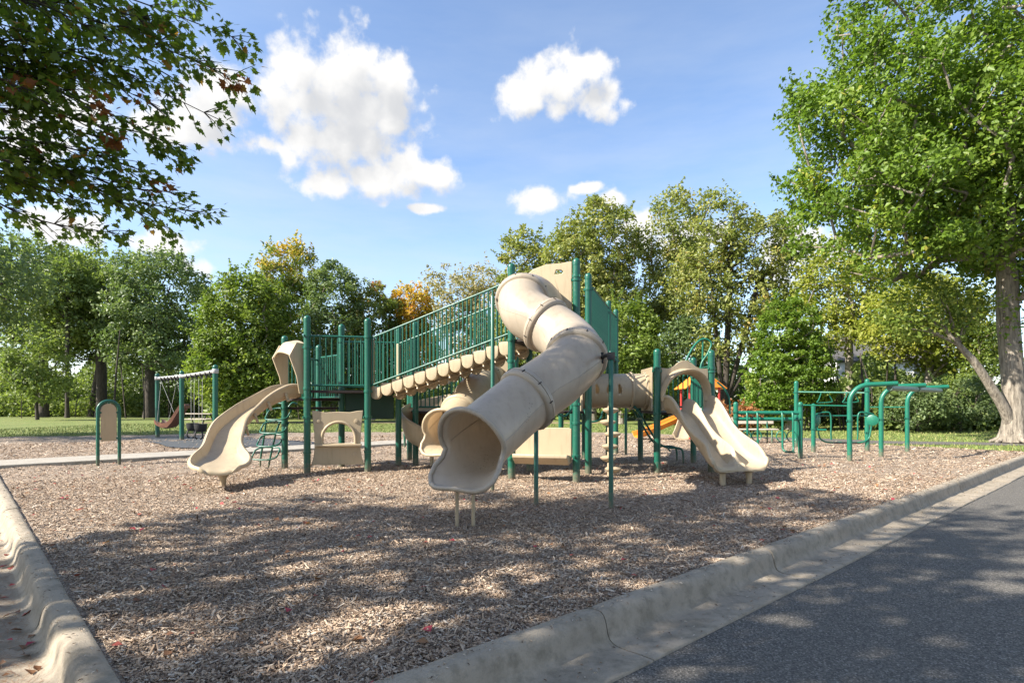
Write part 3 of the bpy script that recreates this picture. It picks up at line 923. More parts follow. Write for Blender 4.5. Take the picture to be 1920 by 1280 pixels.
def tree(name, label, base, trunk_h, trunk_r, ells, n_clump, per, leaf, mat, seed, clump_r=0.9, bark='bark', cat='tree', group=None,
         rmin=0.02, lean=(0, 0), mind=0.55, shell=0.5, warm_top=0.0, tip_r=0.018, flat=0.75, forks=None, wob=0.12, sub=1.1, keep=None, stems=(), sprig=0.5):
    """ells: crown ellipsoids relative to the base: (x, y, z, rx, ry, rz)"""
    rg = np.random.default_rng(seed)
    root = empty(name, (base[0], base[1], -0.03), label, cat, group)
    n = max(4, int(trunk_h / 0.8))
    tr = []
    ph = rg.uniform(0, 6.28, 2)
    for i in range(n + 1):
        f = i / n
        tr.append((lean[0] * f + wob * math.sin(f * 4 + ph[0]) * f, lean[1] * f + wob * math.sin(f * 5 + ph[1]) * f, trunk_h * f))
    C = ell_points(ells, n_clump, rg, mind, shell)
    if keep is not None: C = C[keep(C + np.array([base[0], base[1], 0]))]
    pos, par, r = skeleton(tr, C, rg, tip_r, trunk_r, sub, 0.5, stems)
    me = limb_mesh('trunk', pos, par, r, M[bark], rmin)
    o = bpy.data.objects.new('trunk', me); COL.objects.link(o); o.parent = root
    # leaves: a cloud round each clump, thinner at its edge, some along the twigs
    m_ = len(C)
    cnt = rg.poisson(per * rg.uniform(0.55, 1.4, m_))
    idx = np.repeat(np.arange(m_), cnt)
    sc = rg.uniform(0.7, 1.25, m_)[idx][:, None] * clump_r
    off = rg.normal(0, 1, (len(idx), 3)); off /= np.linalg.norm(off, axis=1)[:, None]
    off *= (rg.random(len(idx)) ** 0.45)[:, None] * sc; off[:, 2] *= flat
    L_ = C[idx] + off
    ns = int(m_ * sprig)
    if ns:                                             # leafy shoots that break the outline
        ctr0 = np.mean([e[:3] for e in ells], 0)
        j = rg.integers(0, m_, ns); dv = C[j] - ctr0; dv /= np.linalg.norm(dv, axis=1)[:, None] + 1e-6
        dv = dv * 0.7 + rg.normal(0, 0.35, (ns, 3)); dv[:, 2] += 0.75; dv /= np.linalg.norm(dv, axis=1)[:, None]
        k_ = max(6, int(per * 0.16)); ln_ = rg.uniform(1.0, 1.9, ns) * clump_r
        jj = np.repeat(np.arange(ns), k_); u = rg.random(ns * k_)
        sp = C[j][jj] + dv[jj] * (ln_[jj] * (0.35 + 0.65 * u))[:, None] + rg.normal(0, 0.11 * clump_r, (ns * k_, 3)) * (1.25 - u)[:, None]
        L_ = np.concatenate([L_, sp]); idx = np.concatenate([idx, j[jj]]); off = np.concatenate([off, sp - C[j[jj]]])
    if keep is not None:
        kk = keep(L_ + np.array([base[0], base[1], 0])); L_ = L_[kk]; idx = idx[kk]; off = off[kk]
    kz = L_[:, 2] > 0.05; L_, idx, off = L_[kz], idx[kz], off[kz]
    ctr = np.mean([e[:3] for e in ells], 0)
    outw = L_ - ctr; outw /= np.linalg.norm(outw, axis=1)[:, None] + 1e-6
    tint = 0.45 + rg.normal(0, 0.17, m_)[idx] * 0.8 + rg.normal(0, 0.16, len(idx))
    if warm_top:
        zt = max(e[2] + e[5] for e in ells); zb = min(e[2] - e[5] for e in ells)
        tint = tint - 0.15 + warm_top * np.clip((L_[:, 2] - zb) / (zt - zb), 0, 1) ** 2.2
    me = leaf_mesh('crown', L_, leaf, rg, M[mat], tint, up=0.45, out=outw * 0.55)
    o = bpy.data.objects.new('crown', me); COL.objects.link(o); o.parent = root
    return root


def at(px, d):                                       # ground point at depth d under a column of the picture
    return ((px - 960) / 1100 * d, d)


def zt(py, d): return EYE + (757 - py) / 1100 * d


# ---- the oak wood on the left, beyond the lawn
tree('oak_tree', 'tall broad oak with clustered crown at the far left of the lawn', at(82, 60), 9, 0.42,
     [(-0.5, 0, 12.6, 5.4, 5, 5.8), (-2.5, 0, 9.0, 4.5, 4, 3.5), (2.5, 0, 9.5, 3.5, 4, 3)], 230, 80, 0.32, 'leaf_oak', 11, 1.05, 'bark_dark', group='oaks beyond the lawn', rmin=0.05, mind=0.9)
tree('oak_tree', 'round topped oak between the leftmost oak and the darkest one', at(190, 61), 9.5, 0.48,
     [(0.5, 0, 12.3, 5.2, 5, 5.6), (-1.5, 0, 8.8, 4.2, 4, 3.2), (3.0, 0, 9.3, 3.6, 4, 3)], 230, 80, 0.32, 'leaf_oak', 12, 1.05, 'bark_dark', group='oaks beyond the lawn', rmin=0.05, mind=0.9)
tree('oak_tree', 'dark blue green oak nearest the swing set, right end of the oak row', at(280, 58), 9, 0.46,
     [(1.0, 0, 11.4, 4.6, 5, 5.0), (2.6, 0, 7.6, 3.2, 4, 3.2), (-1.5, 0, 8.5, 3.4, 4, 3)], 220, 80, 0.32, 'leaf_dark', 13, 1.05, 'bark_dark', group='oaks beyond the lawn', rmin=0.05, mind=0.9)
tree('slender_tree', 'thin straight dark trunk with high small crown among the oaks', at(126, 57), 12, 0.17,
     [(0, 0, 12.5, 2.2, 2.2, 2.6)], 60, 80, 0.32, 'leaf_oak', 14, 0.9, 'bark_dark', rmin=0.04)
tree('oak_tree', 'oak with two dark leaning stems in the middle of the oak wood', at(172, 64), 9, 0.36,
     [(-1.0, 0, 12.5, 4.5, 4, 4.8)], 130, 85, 0.34, 'leaf_dark', 15, 1.05, 'bark_dark', group='oaks beyond the lawn', rmin=0.05, lean=(1.3, 0))
tree('small_tree', 'low pale green sapling in front of the leftmost oak', at(70, 50), 3.4, 0.12,
     [(0, 0, 5.2, 2.4, 2.2, 2.9), (0.9, 0, 2.9, 1.9, 1.8, 1.6), (-1.4, 0, 3.6, 1.6, 1.6, 1.4)], 80, 60, 0.28, 'leaf_oak', 16, 0.8, 'bark_dark', rmin=0.03)
tree('left_edge_tree', 'dark leafy tree cut off by the left edge of the picture', (-24.6, 22.4), 5.0, 0.3,
     [(0, 0, 6.6, 5.6, 5.5, 2.6), (-1.0, 0, 8.0, 4.4, 4, 2.4)], 190, 95, 0.2, 'leaf_dark', 17, 0.95, 'bark_dark', rmin=0.04)

# ---- young maples behind the left tower
tree('green_tree', 'bushy mid green tree leafy to the ground behind the beige wave slide', at(462, 43), 6, 0.24,
     [(0, 0, 6.6, 3.3, 3, 4.6), (-1.0, 0, 3.6, 2.9, 2.6, 2.9), (1.2, 0, 4.0, 2.9, 2.6, 3.2)], 330, 105, 0.25, 'leaf_mid', 21, 0.8, 'bark', rmin=0.03, mind=0.6)
tree('gold_topped_tree', 'tree with golden orange top above the left tower', at(536, 52), 9, 0.22,
     [(0, 0, 12.9, 2.5, 2.4, 2.9), (0, 0, 9.0, 2.6, 2.4, 3.0)], 140, 95, 0.25, 'leaf_goldtop', 22, 0.75, 'bark', rmin=0.03, warm_top=0.6)
tree('blue_green_tree', 'bluish green pointed tree between the gold topped tree and the red tinged one', at(625, 47), 8, 0.22,
     [(0, 0, 8.2, 2.3, 2.3, 4.6), (-0.2, 0, 4.2, 2.6, 2.4, 3.0)], 190, 95, 0.25, 'leaf_dark', 23, 0.72, 'bark', rmin=0.03)
tree('red_tinged_tree', 'green tree with reddish top left of the orange maple', at(698, 49), 7, 0.2,
     [(0, 0, 7.9, 2.3, 2.2, 3.7), (0, 0, 4.5, 2.4, 2.2, 2.8)], 150, 95, 0.25, 'leaf_redtop', 24, 0.72, 'bark', rmin=0.03, warm_top=0.3)
tree('orange_maple', 'small bright orange autumn maple behind the climbing bridge', at(770, 50), 6, 0.17,
     [(0, 0, 9.0, 1.8, 1.7, 2.5), (0.2, 0, 6.2, 1.9, 1.8, 2.6)], 120, 95, 0.24, 'leaf_orange', 25, 0.65, 'bark', rmin=0.03)
tree('tan_tree', 'pale tan half bare tree to the right of the orange maple', at(846, 56), 9, 0.2,
     [(0, 0, 11.4, 2.8, 2.5, 3.4), (0.5, 0, 7.6, 2.6, 2.4, 3)], 120, 52, 0.25, 'leaf_tan', 26, 0.8, 'bark', rmin=0.02)
tree('tan_tree', 'second pale tan thin tree just left of the big cottonwoods', at(912, 55), 9, 0.2,
     [(0, 0, 11.0, 2.2, 2.2, 3.4), (0, 0, 7.0, 2.6, 2.4, 3)], 110, 55, 0.25, 'leaf_tan', 27, 0.8, 'bark', rmin=0.02)

# ---- cottonwoods behind the main tower
tree('cottonwood', 'low left shoulder cottonwood of the cottonwood row', at(985, 52), 10, 0.26,
     [(0, 0, 12.6, 2.6, 2.5, 4.0), (0, 0, 8, 2.8, 2.5, 3.6)], 150, 95, 0.27, 'leaf_cotton', 31, 0.85, 'bark', group='cottonwoods', rmin=0.03)
tree('cottonwood', 'dense yellow green cottonwood directly behind the tall tower', at(1110, 48), 11, 0.34,
     [(0.6, 0, 13.6, 3.4, 3, 4.4), (-1.4, 0, 12.0, 2.6, 2.6, 4.2), (0.0, 0, 9.4, 4.2, 3, 3.8), (0.4, 0, 5.6, 4.2, 3, 3.6)], 420, 95, 0.26, 'leaf_cotton', 32, 0.85, 'bark', group='cottonwoods', rmin=0.03, mind=0.65)
tree('cottonwood', 'tall cottonwood between the dense one and the forked one', at(1262, 49), 12, 0.32,
     [(0, 0, 15.0, 2.9, 2.8, 4.0), (0, 0, 10.8, 3.1, 2.8, 3.4), (-0.4, 0, 7.5, 2.4, 2.4, 2.4)], 190, 80, 0.26, 'leaf_cotton', 33, 0.85, 'bark', group='cottonwoods', rmin=0.03)
tree('cottonwood', 'airy forked cottonwood with several dark stems and sky showing through', at(1358, 42), 2.6, 0.36,
     [(-0.4, 0, 13.7, 1.9, 2, 3.4), (2.3, 0, 12.3, 2.8, 2.5, 2.9), (4.6, 0, 10.4, 2.3, 2.2, 2.4), (-1.6, 0, 10.2, 2.3, 2.2, 2.4), (1.6, 0, 8.6, 3.4, 2.4, 1.7), (0.2, 0, 6.2, 2.6, 2.2, 1.6)], 270, 66, 0.25, 'leaf_cotton', 34, 0.8, 'bark_dark', group='cottonwoods', rmin=0.02, mind=0.6, tip_r=0.02,
     stems=((-0.9, 0.2, 10.5, 1), (0.4, -0.2, 12.6, 2), (2.4, 0, 10.2, 2), (4.0, 0.3, 8.8, 2)))
tree('green_maple', 'deep green understorey maple behind the crawl tunnel', at(1165, 40), 4, 0.2,
     [(0, 0, 5.2, 2.7, 2.6, 3.0), (0.8, 0, 2.8, 2.4, 2.2, 2.0)], 170, 95, 0.25, 'leaf_mid', 35, 0.75, 'bark', rmin=0.03)
tree('dark_maple', 'shaded understorey tree at the foot of the forked cottonwood', at(1285, 46), 4, 0.2,
     [(0, 0, 5.0, 2.6, 2.6, 3.2), (0, 0, 2.6, 2.8, 2.2, 2.0)], 120, 80, 0.26, 'leaf_dark', 36, 0.8, 'bark', rmin=0.03)

# ---- right side
tree('bright_tree', 'bright green feathery tree leafy to the ground behind the exercise bars', at(1480, 31), 5, 0.18,
     [(0, 0, 4.7, 1.55, 1.5, 2.4), (-0.3, 0, 2.5, 1.9, 1.7, 2.0), (0.7, 0, 3.0, 1.5, 1.6, 2.2)], 280, 80, 0.16, 'leaf_bright', 41, 0.46, 'bark', rmin=0.02, mind=0.38, flat=0.45, sprig=1.2)
tree('yellow_green_tree', 'half bare yellow green tree between the bright tree and the big maple', at(1590, 38), 7, 0.24,
     [(-0.6, 0, 9.4, 2.6, 2.4, 2.7), (1.4, 0, 8.0, 2.6, 2.4, 2.6), (-1.6, 0, 6.4, 2.2, 2.2, 1.9)], 190, 62, 0.22, 'leaf_yellowgreen', 42, 0.75, 'bark', rmin=0.015)
tree('yellow_green_tree', 'yellow green tree glowing just left of the big maple trunk', at(1740, 33), 4.6, 0.2,
     [(0, 0, 6.4, 3.0, 2.4, 2.1), (1.2, 0, 4.7, 2.6, 2.2, 1.6), (-1.6, 0, 5.4, 2.0, 2.0, 1.5)], 210, 85, 0.2, 'leaf_yellowgreen', 43, 0.65, 'bark', rmin=0.02)
tree('pine_tree', 'pale green soft pine boughs beside the maple trunk', at(1835, 31), 6, 0.16,
     [(0.2, 0, 3.3, 1.2, 1.2, 0.7), (0.4, 0, 4.8, 1.0, 1.0, 0.7), (-0.7, 0, 2.4, 0.9, 0.9, 0.45)], 70, 130, 0.13, 'leaf_mid', 44, 0.5, 'bark', rmin=0.02)
for (px, d, h, w, m_, lab, sd) in ((1382, 27, 1.0, 1.0, 'leaf_russet', 'low russet red shrub behind the double slide', 51),
                                   (1560, 33, 1.7, 1.3, 'leaf_dark', 'dark shrub behind the tall exercise posts', 52),
                                   (1720, 28.5, 2.0, 1.6, 'leaf_dark', 'dark thicket shrub behind the curved bars', 53),
                                   (1800, 29, 2.3, 1.7, 'leaf_dark', 'tall dark thicket shrub left of the maple trunk', 54),
                                   (1440, 32, 1.2, 1.4, 'leaf_mid', 'low green shrub at the foot of the bright tree', 55)):
    tree('shrub', lab, at(px, d), h * 0.8, 0.05, [(0, 0, h * 0.62, w, w * 0.8, h * 0.55)], 70, 85, 0.13, m_, sd, 0.4, 'bark_dark', 'shrub', rmin=0.012, mind=0.22, tip_r=0.01)

# ---- the big maple on the right
BM = at(1903, 20.8)
tree('big_maple', 'huge green maple with pale grey trunk at the right edge', BM, 7.5, 0.34,
     [(-0.9, 0.2, 13.0, 6.0, 5.2, 5.2), (-4.5, 0, 10.3, 3.6, 3.6, 3.6), (-4.5, -0.3, 7.7, 3.1, 3.2, 2.2), (2.0, 0, 10.0, 5.0, 5, 4.5), (-2.0, 0.5, 9.5, 3.5, 4, 3.2), (1.5, -1.0, 6.4, 2.6, 2.4, 1.6)],
     680, 165, 0.172, 'leaf_bright', 61, 0.72, 'bark_mid', rmin=0.018, mind=0.6, lean=(-0.2, 0), shell=0.35, tip_r=0.02, sub=0.9)


def maple_extra():
    root = bpy.data.objects['big_maple']; rg = np.random.default_rng(62)
    # the low limb that leaves the trunk near the ground and leans left
    pts = crom([(-0.12, 0, 0.5), (-0.45, -0.1, 1.15), (-0.95, -0.15, 1.9), (-1.55, -0.2, 2.75), (-2.0, -0.2, 3.25), (-2.5, -0.2, 3.8), (-2.8, -0.1, 4.5)], 4)
    mb = MB(); mb.tube([Vector(p) for p in pts], [0.21 - 0.16 * i / (len(pts) - 1) for i in range(len(pts))], 10)
    me = new_mesh('low_limb', mb.v, mb.f, M['bark_mid'], 60); o = bpy.data.objects.new('low_limb', me); COL.objects.link(o); o.parent = root
    o['label'] = 'thick low limb leaning left from the trunk base'
    tips = np.array([(-2.6, -0.3, 4.6), (-3.4, -0.2, 4.3), (-3.9, 0, 4.9), (-2.0, -0.4, 4.4), (-3.0, -0.6, 5.1), (-1.5, -0.5, 4.9), (-4.5, 0.1, 4.5), (-2.3, -0.3, 3.9), (-3.3, 0.3, 3.8), (-4.2, -0.3, 4.0), (-1.9, 0.2, 5.3), (-2.9, 0.0, 5.6)])
    br = MB()
    for q in tips: br.tube(crom([(-2.15, -0.2, 3.4), tuple((np.array((-2.15, -0.2, 3.4)) + q) / 2 + np.array((0, 0, 0.15))), tuple(q)], 4), [0.05 - 0.005 * i for i in range(9)], 5)
    me = new_mesh('side_branches', br.v, br.f, M['bark_mid'], 60); ob = bpy.data.objects.new('side_branches', me); COL.objects.link(ob); ob.parent = root
    Cq = np.repeat(tips, 210, 0); of = rg.normal(0, 1, Cq.shape); of /= np.linalg.norm(of, axis=1)[:, None]; of *= (rg.random(len(Cq)) ** 0.5)[:, None] * 0.75; of[:, 2] *= 0.6
    me = leaf_mesh('limb_leaves', Cq + of, 0.15, rg, M['leaf_mid'], rg.random(len(Cq))); ob = bpy.data.objects.new('limb_leaves', me); COL.objects.link(ob); ob.parent = root
    # root flare
    mb = MB()
    for k in range(9):
        a = k * 0.698 + 0.2; l = 0.75 + 0.25 * math.sin(k * 2.3)
        mb.tube([(0.22 * math.cos(a), 0.22 * math.sin(a), 0.75), (0.33 * math.cos(a), 0.33 * math.sin(a), 0.3), (0.5 * l * math.cos(a), 0.5 * l * math.sin(a), 0.09), (0.8 * l * math.cos(a + .1), 0.8 * l * math.sin(a + .1), -0.03)], [0.12, 0.13, 0.10, 0.05], 8)
    me = new_mesh('root_flare', mb.v, mb.f, M['bark_mid'], 80); o = bpy.data.objects.new('root_flare', me); COL.objects.link(o); o.parent = root
    # a few tufts of leaves on the bole
    C = np.concatenate([rg.normal((-0.3, -0.4, 4.2), (0.25, 0.2, 0.35), (90, 3)), rg.normal((0.15, -0.45, 3.2), (0.25, 0.15, 0.2), (40, 3))])
    me = leaf_mesh('bole_leaves', C, 0.15, rg, M['leaf_bright'], rg.random(len(C))); o = bpy.data.objects.new('bole_leaves', me); COL.objects.link(o); o.parent = root


maple_extra()


# ---- the near maple whose boughs hang in from the upper left; it shades the foreground
def near_maple():
    rg = np.random.default_rng(71)
    bx, by = -10.2, 0.6
    keep = lambda P: ~((P[:, 1] > 0.3) & (P[:, 0] > -0.93 * P[:, 1] - 0.25) & (P[:, 2] < EYE + 0.74 * P[:, 1] + 0.3)) & (P[:, 1] + 0.50 * P[:, 2] < 9.1)
    root = tree('near_maple', 'maple boughs with dark lobed leaves hanging in from the upper left', (bx, by), 8.0, 0.36,
                [(0.3, -2.0, 8.6, 5.8, 6.2, 4.4), (1.5, -5.0, 8.0, 4.5, 4.5, 3.4), (3.0, 0.5, 6.6, 3.4, 3.6, 1.9)], 265, 72, 0.23, 'leaf_maple', 70, 0.70, 'bark_dark', rmin=0.02, mind=1.0, keep=keep)

    def P(px, py, Y): return np.array([(px - 960) / 1100 * Y, Y, EYE + (757 - py) / 1100 * Y])
    tips = [(470, 82, 6.0), (468, 158, 5.8), (420, 228, 5.7), (352, 288, 5.5), (345, 362, 5.9), (398, 404, 6.1), (325, 432, 6.0), (225, 438, 5.7),
            (150, 372, 5.4), (60, 340, 5.2), (300, 200, 5.6), (365, 12, 6.1), (250, 70, 5.5), (160, 150, 5.2), (205, 262, 5.4), (80, 250, 5.0), (285, 325, 5.6),
            (380, 120, 5.8), (330, 60, 5.6), (120, 40, 5.2), (60, 120, 5.0), (240, 8, 5.5), (30, 180, 4.9), (110, 310, 5.1), (230, 345, 5.5), (20, 20, 4.9), (330, 150, 5.4),
            (180, 90, 5.0), (260, 130, 5.2), (100, 200, 4.8), (140, 10, 4.9), (20, 300, 4.8), (180, 210, 4.9), (60, 60, 4.7), (300, 255, 5.3)]
    limbs = MB(); Lc, Ld = [], []
    hubs = [np.array((-6.6, 4.0, z)) for z in (3.5, 4.2, 5.0, 5.9)]
    for hb in hubs:
        st = np.array((bx + 0.1, by + 0.1, hb[2] - 0.9))
        limbs.tube([tuple(q) for q in crom([st, (st + hb) / 2 + np.array((0, 0.2, 0.35)), hb], 5)], [0.085 - 0.045 * i / 10 for i in range(11)], 7)
    for tp in tips:
        e = P(*tp); h = min(hubs, key=lambda q: abs(q[2] - e[2] - 0.25))
        h = h + rg.normal(0, 0.3, 3)
        w1 = h + (e - h) * 0.35 + np.array((rg.normal(0, 0.1), rg.normal(0, 0.12), 0.24 + rg.normal(0, 0.14))); w2 = h + (e - h) * 0.72 + np.array((rg.normal(0, 0.07), rg.normal(0, 0.1), 0.16 + rg.normal(0, 0.1)))
        mid = w2
        cc = crom([h, w1, w2, e], 7); c = [np.array(cc[int(round(q * (len(cc) - 1) / 20))]) for q in range(21)]
        limbs.tube([tuple(q) for q in c], [0.015 - 0.0115 * i / 20 for i in range(21)], 5)
        L_ = np.linalg.norm(e - h)
        for k in range(52):                               # side twigs with leaves in pairs
            f = rg.uniform(0.30, 1.0); i = int(f * 19.99)
            p = c[i]; t = c[min(20, i + 1)] - c[max(0, i - 1)]; t /= np.linalg.norm(t)
            sd = np.cross(t, (0, 0, 1)) * rg.choice((-1, 1)) * rg.uniform(0.5, 1.1) + t * rg.uniform(0.5, 1.1) + np.array((0, 0, rg.normal(0, 0.22)))
            sd /= np.linalg.norm(sd); tl = rg.uniform(0.14, 0.42) * (1.25 - 0.5 * f)
            q = p + sd * tl + np.array((0, 0, -0.05 * tl))
            if tl > 0.2: limbs.tube([tuple(p), tuple((p + q) / 2 + np.array((0, 0, 0.01))), tuple(q)], [0.006, 0.004, 0.0025], 4, cap=False)
            for g in range(int(tl / 0.048) + 1):
                u = 0.25 + 0.75 * rg.random(); w = p + (q - p) * u
                dd = sd + rg.normal(0, 0.55, 3); dd[2] -= 0.45
                Lc.append(w + dd * 0.05); Ld.append(dd / np.linalg.norm(dd))
        for g in range(5):
            dd = (e - mid) / np.linalg.norm(e - mid) + rg.normal(0, 0.45, 3); dd[2] -= 0.3
            Lc.append(e + dd * 0.04); Ld.append(dd / np.linalg.norm(dd))
    o = limbs.build('bough', M['bark_dark'], None, 80)
    o.data.transform(Matrix.Translation(-root.location)); o.parent = root
    # five-lobed leaf outline, blade along +x
    lobe = np.array([(0, 0), (0.02, 0.16), (-0.10, 0.34), (0.16, 0.30), (0.24, 0.46), (0.40, 0.24), (0.56, 0.30), (0.60, 0.12), (0.98, 0.0),
                     (0.60, -0.12), (0.56, -0.30), (0.40, -0.24), (0.24, -0.46), (0.16, -0.30), (-0.10, -0.34), (0.02, -0.16)])
    # a few blade bodies between lobes are pulled in so that the outline is deeply cut
    C = np.array(Lc); D = np.array(Ld); n = len(C)
    nr = rg.normal(0, 0.45, (n, 3)); nr[:, 2] += 0.9
    nr -= D * (nr * D).sum(1)[:, None]; nr /= np.linalg.norm(nr, axis=1)[:, None]
    S = np.cross(nr, D); sz = rg.uniform(0.048, 0.098, n)
    bow = rg.uniform(-0.25, 0.1, n)
    Pv = np.zeros((n, 17, 3)); Pv[:, 16] = C + D * (0.34 * sz)[:, None]
    for k, (x, y) in enumerate(lobe):
        Pv[:, k] = C + D * (x * sz)[:, None] + S * (y * 1.05 * sz)[:, None] + nr * ((bow * (x * x + 2 * y * y) + 0.15 * abs(y)) * sz)[:, None]
    b = np.arange(n)[:, None] * 17
    F = np.concatenate([b + np.array([[16, k, (k + 1) % 16]]) for k in range(16)], 0)
    tint = np.clip(rg.beta(2.2, 2.6, n) * 0.9, 0, 1)
    red = np.zeros(n, bool)
    for (px, py, Y, rad_) in ((205, 195, 5.4, 0.16), (440, 150, 5.8, 0.16), (270, 180, 5.5, 0.12), (215, 262, 5.4, 0.12), (300, 350, 5.8, 0.12), (30, 150, 5.0, 0.1)):
        red |= (np.abs(C[:, 0] - (px - 960) / 1100 * C[:, 1]) < rad_) & (np.abs(C[:, 2] - EYE - (757 - py) / 1100 * C[:, 1]) < rad_ * 0.6)
    tint[red & (rg.random(n) < 0.75)] = 0.98; tint[rg.random(n) < 0.035] = 0.96
    # the 300 that show largest are leaves of their own
    inf = np.nonzero((C[:, 0] > -0.86 * C[:, 1]) & (C[:, 2] < EYE + 0.67 * C[:, 1]))[0]
    own = inf[np.argsort(-(sz / C[:, 1])[inf])][:300]
    protos = []
    for tv in (0.15, 0.4, 0.6, 0.8, 0.98):
        pv = np.array([(x, y * 1.05, -0.08 * (x * x + 2 * y * y) + 0.15 * abs(y)) for x, y in lobe] + [(0.34, 0, 0)])
        protos.append(new_mesh('leaf', pv, np.array([[16, k, (k + 1) % 16] for k in range(16)]), M['leaf_maple'], None, np.full(17, tv)))
    for q in own:
        ob = bpy.data.objects.new('leaf', protos[min(4, int(tint[q] * 4.99))]); COL.objects.link(ob); ob.parent = root
        mt = Matrix((tuple(D[q]) , tuple(S[q]), tuple(nr[q]))).transposed().to_4x4() @ Matrix.Scale(float(sz[q]), 4)
        mt.translation = Vector(C[q]) - root.location
        ob.matrix_local = mt
    rest = np.ones(n, bool); rest[own] = False
    Pv = Pv[rest]; tint = tint[rest]; n = len(Pv)
    b = np.arange(n)[:, None] * 17
    F = np.concatenate([b + np.array([[16, k, (k + 1) % 16]]) for k in range(16)], 0)
    me = new_mesh('bough_leaves', Pv.reshape(-1, 3) - np.array(root.location), F, M['leaf_maple'], None, np.repeat(tint, 17))
    o = bpy.data.objects.new('bough_leaves', me); COL.objects.link(o); o.parent = root; o['kind'] = 'stuff'


near_maple()


# ---- the thicket behind everything: a belt of undergrowth that reads as one mass
def thicket():
    rg = np.random.default_rng(81)
    C = []; T = []
    def belt(a0, a1, d0, d1, zmax, n, tlo, thi):
        a = rg.uniform(a0, a1, n); d = rg.uniform(d0, d1, n)
        x = (a - 960) / 1100 * d
        top = zmax * (0.72 + 0.28 * np.sin(a * 0.031 + 1) * np.sin(a * 0.0127))
        z = top * rg.random(n) ** 0.9
        cl = 0.5 + 0.5 * np.sin(x * 1.9 + 3 * np.sin(z * 1.3) + 1.7 * np.sin(d)) * np.cos(z * 1.9 + x * 0.8)
        k = rg.random(n) < 0.30 + 0.7 * cl
        C.append(np.stack([x, d, z], 1)[k]); T.append((tlo + (thi - tlo) * rg.random(n))[k])
    belt(-150, 760, 63, 74, 3.4, 50000, 0.1, 0.9)
    belt(-150, 420, 66, 84, 9.5, 64000, 0.0, 0.7)
    belt(380, 1000, 52, 70, 6.5, 36000, 0.0, 0.7)
    belt(900, 1500, 50, 64, 7.0, 42000, 0.0, 0.7)
    belt(1400, 2050, 36, 52, 4.8, 36000, 0.0, 0.8)
    belt(1640, 1990, 30, 36, 2.6, 16000, 0.0, 0.4)
    C = np.concatenate(C); T = np.concatenate(T)
    me = leaf_mesh('thicket', C, 0.36, rg, M['leaf_oak'], T, up=0.35)
    o = bpy.data.objects.new('thicket', me); COL.objects.link(o)
    tag(o, 'dense dark undergrowth along the edge of the woods', 'undergrowth', kind='stuff')
    # bare stems standing in it
    mb = MB()
    for k in range(150):
        a = rg.uniform(-100, 2000); d = rg.uniform(52, 75) if a < 1450 else rg.uniform(30, 50)
        x = (a - 960) / 1100 * d; h = rg.uniform(3, 9) * (1 if a < 1450 else 0.7); r0 = rg.uniform(0.03, 0.12)
        l = rg.normal(0, 0.5, 2)
        mb.tube([(x, d, -0.05), (x + l[0] * .3, d, h * .5), (x + l[0], d + l[1], h)], [r0, r0 * .8, r0 * .4], 5, cap=False)
    o = mb.build('thicket_stems', M['bark_dark'], None, 80)
    tag(o, 'thin bare stems standing in the dark undergrowth', 'stems', kind='stuff')


thicket()


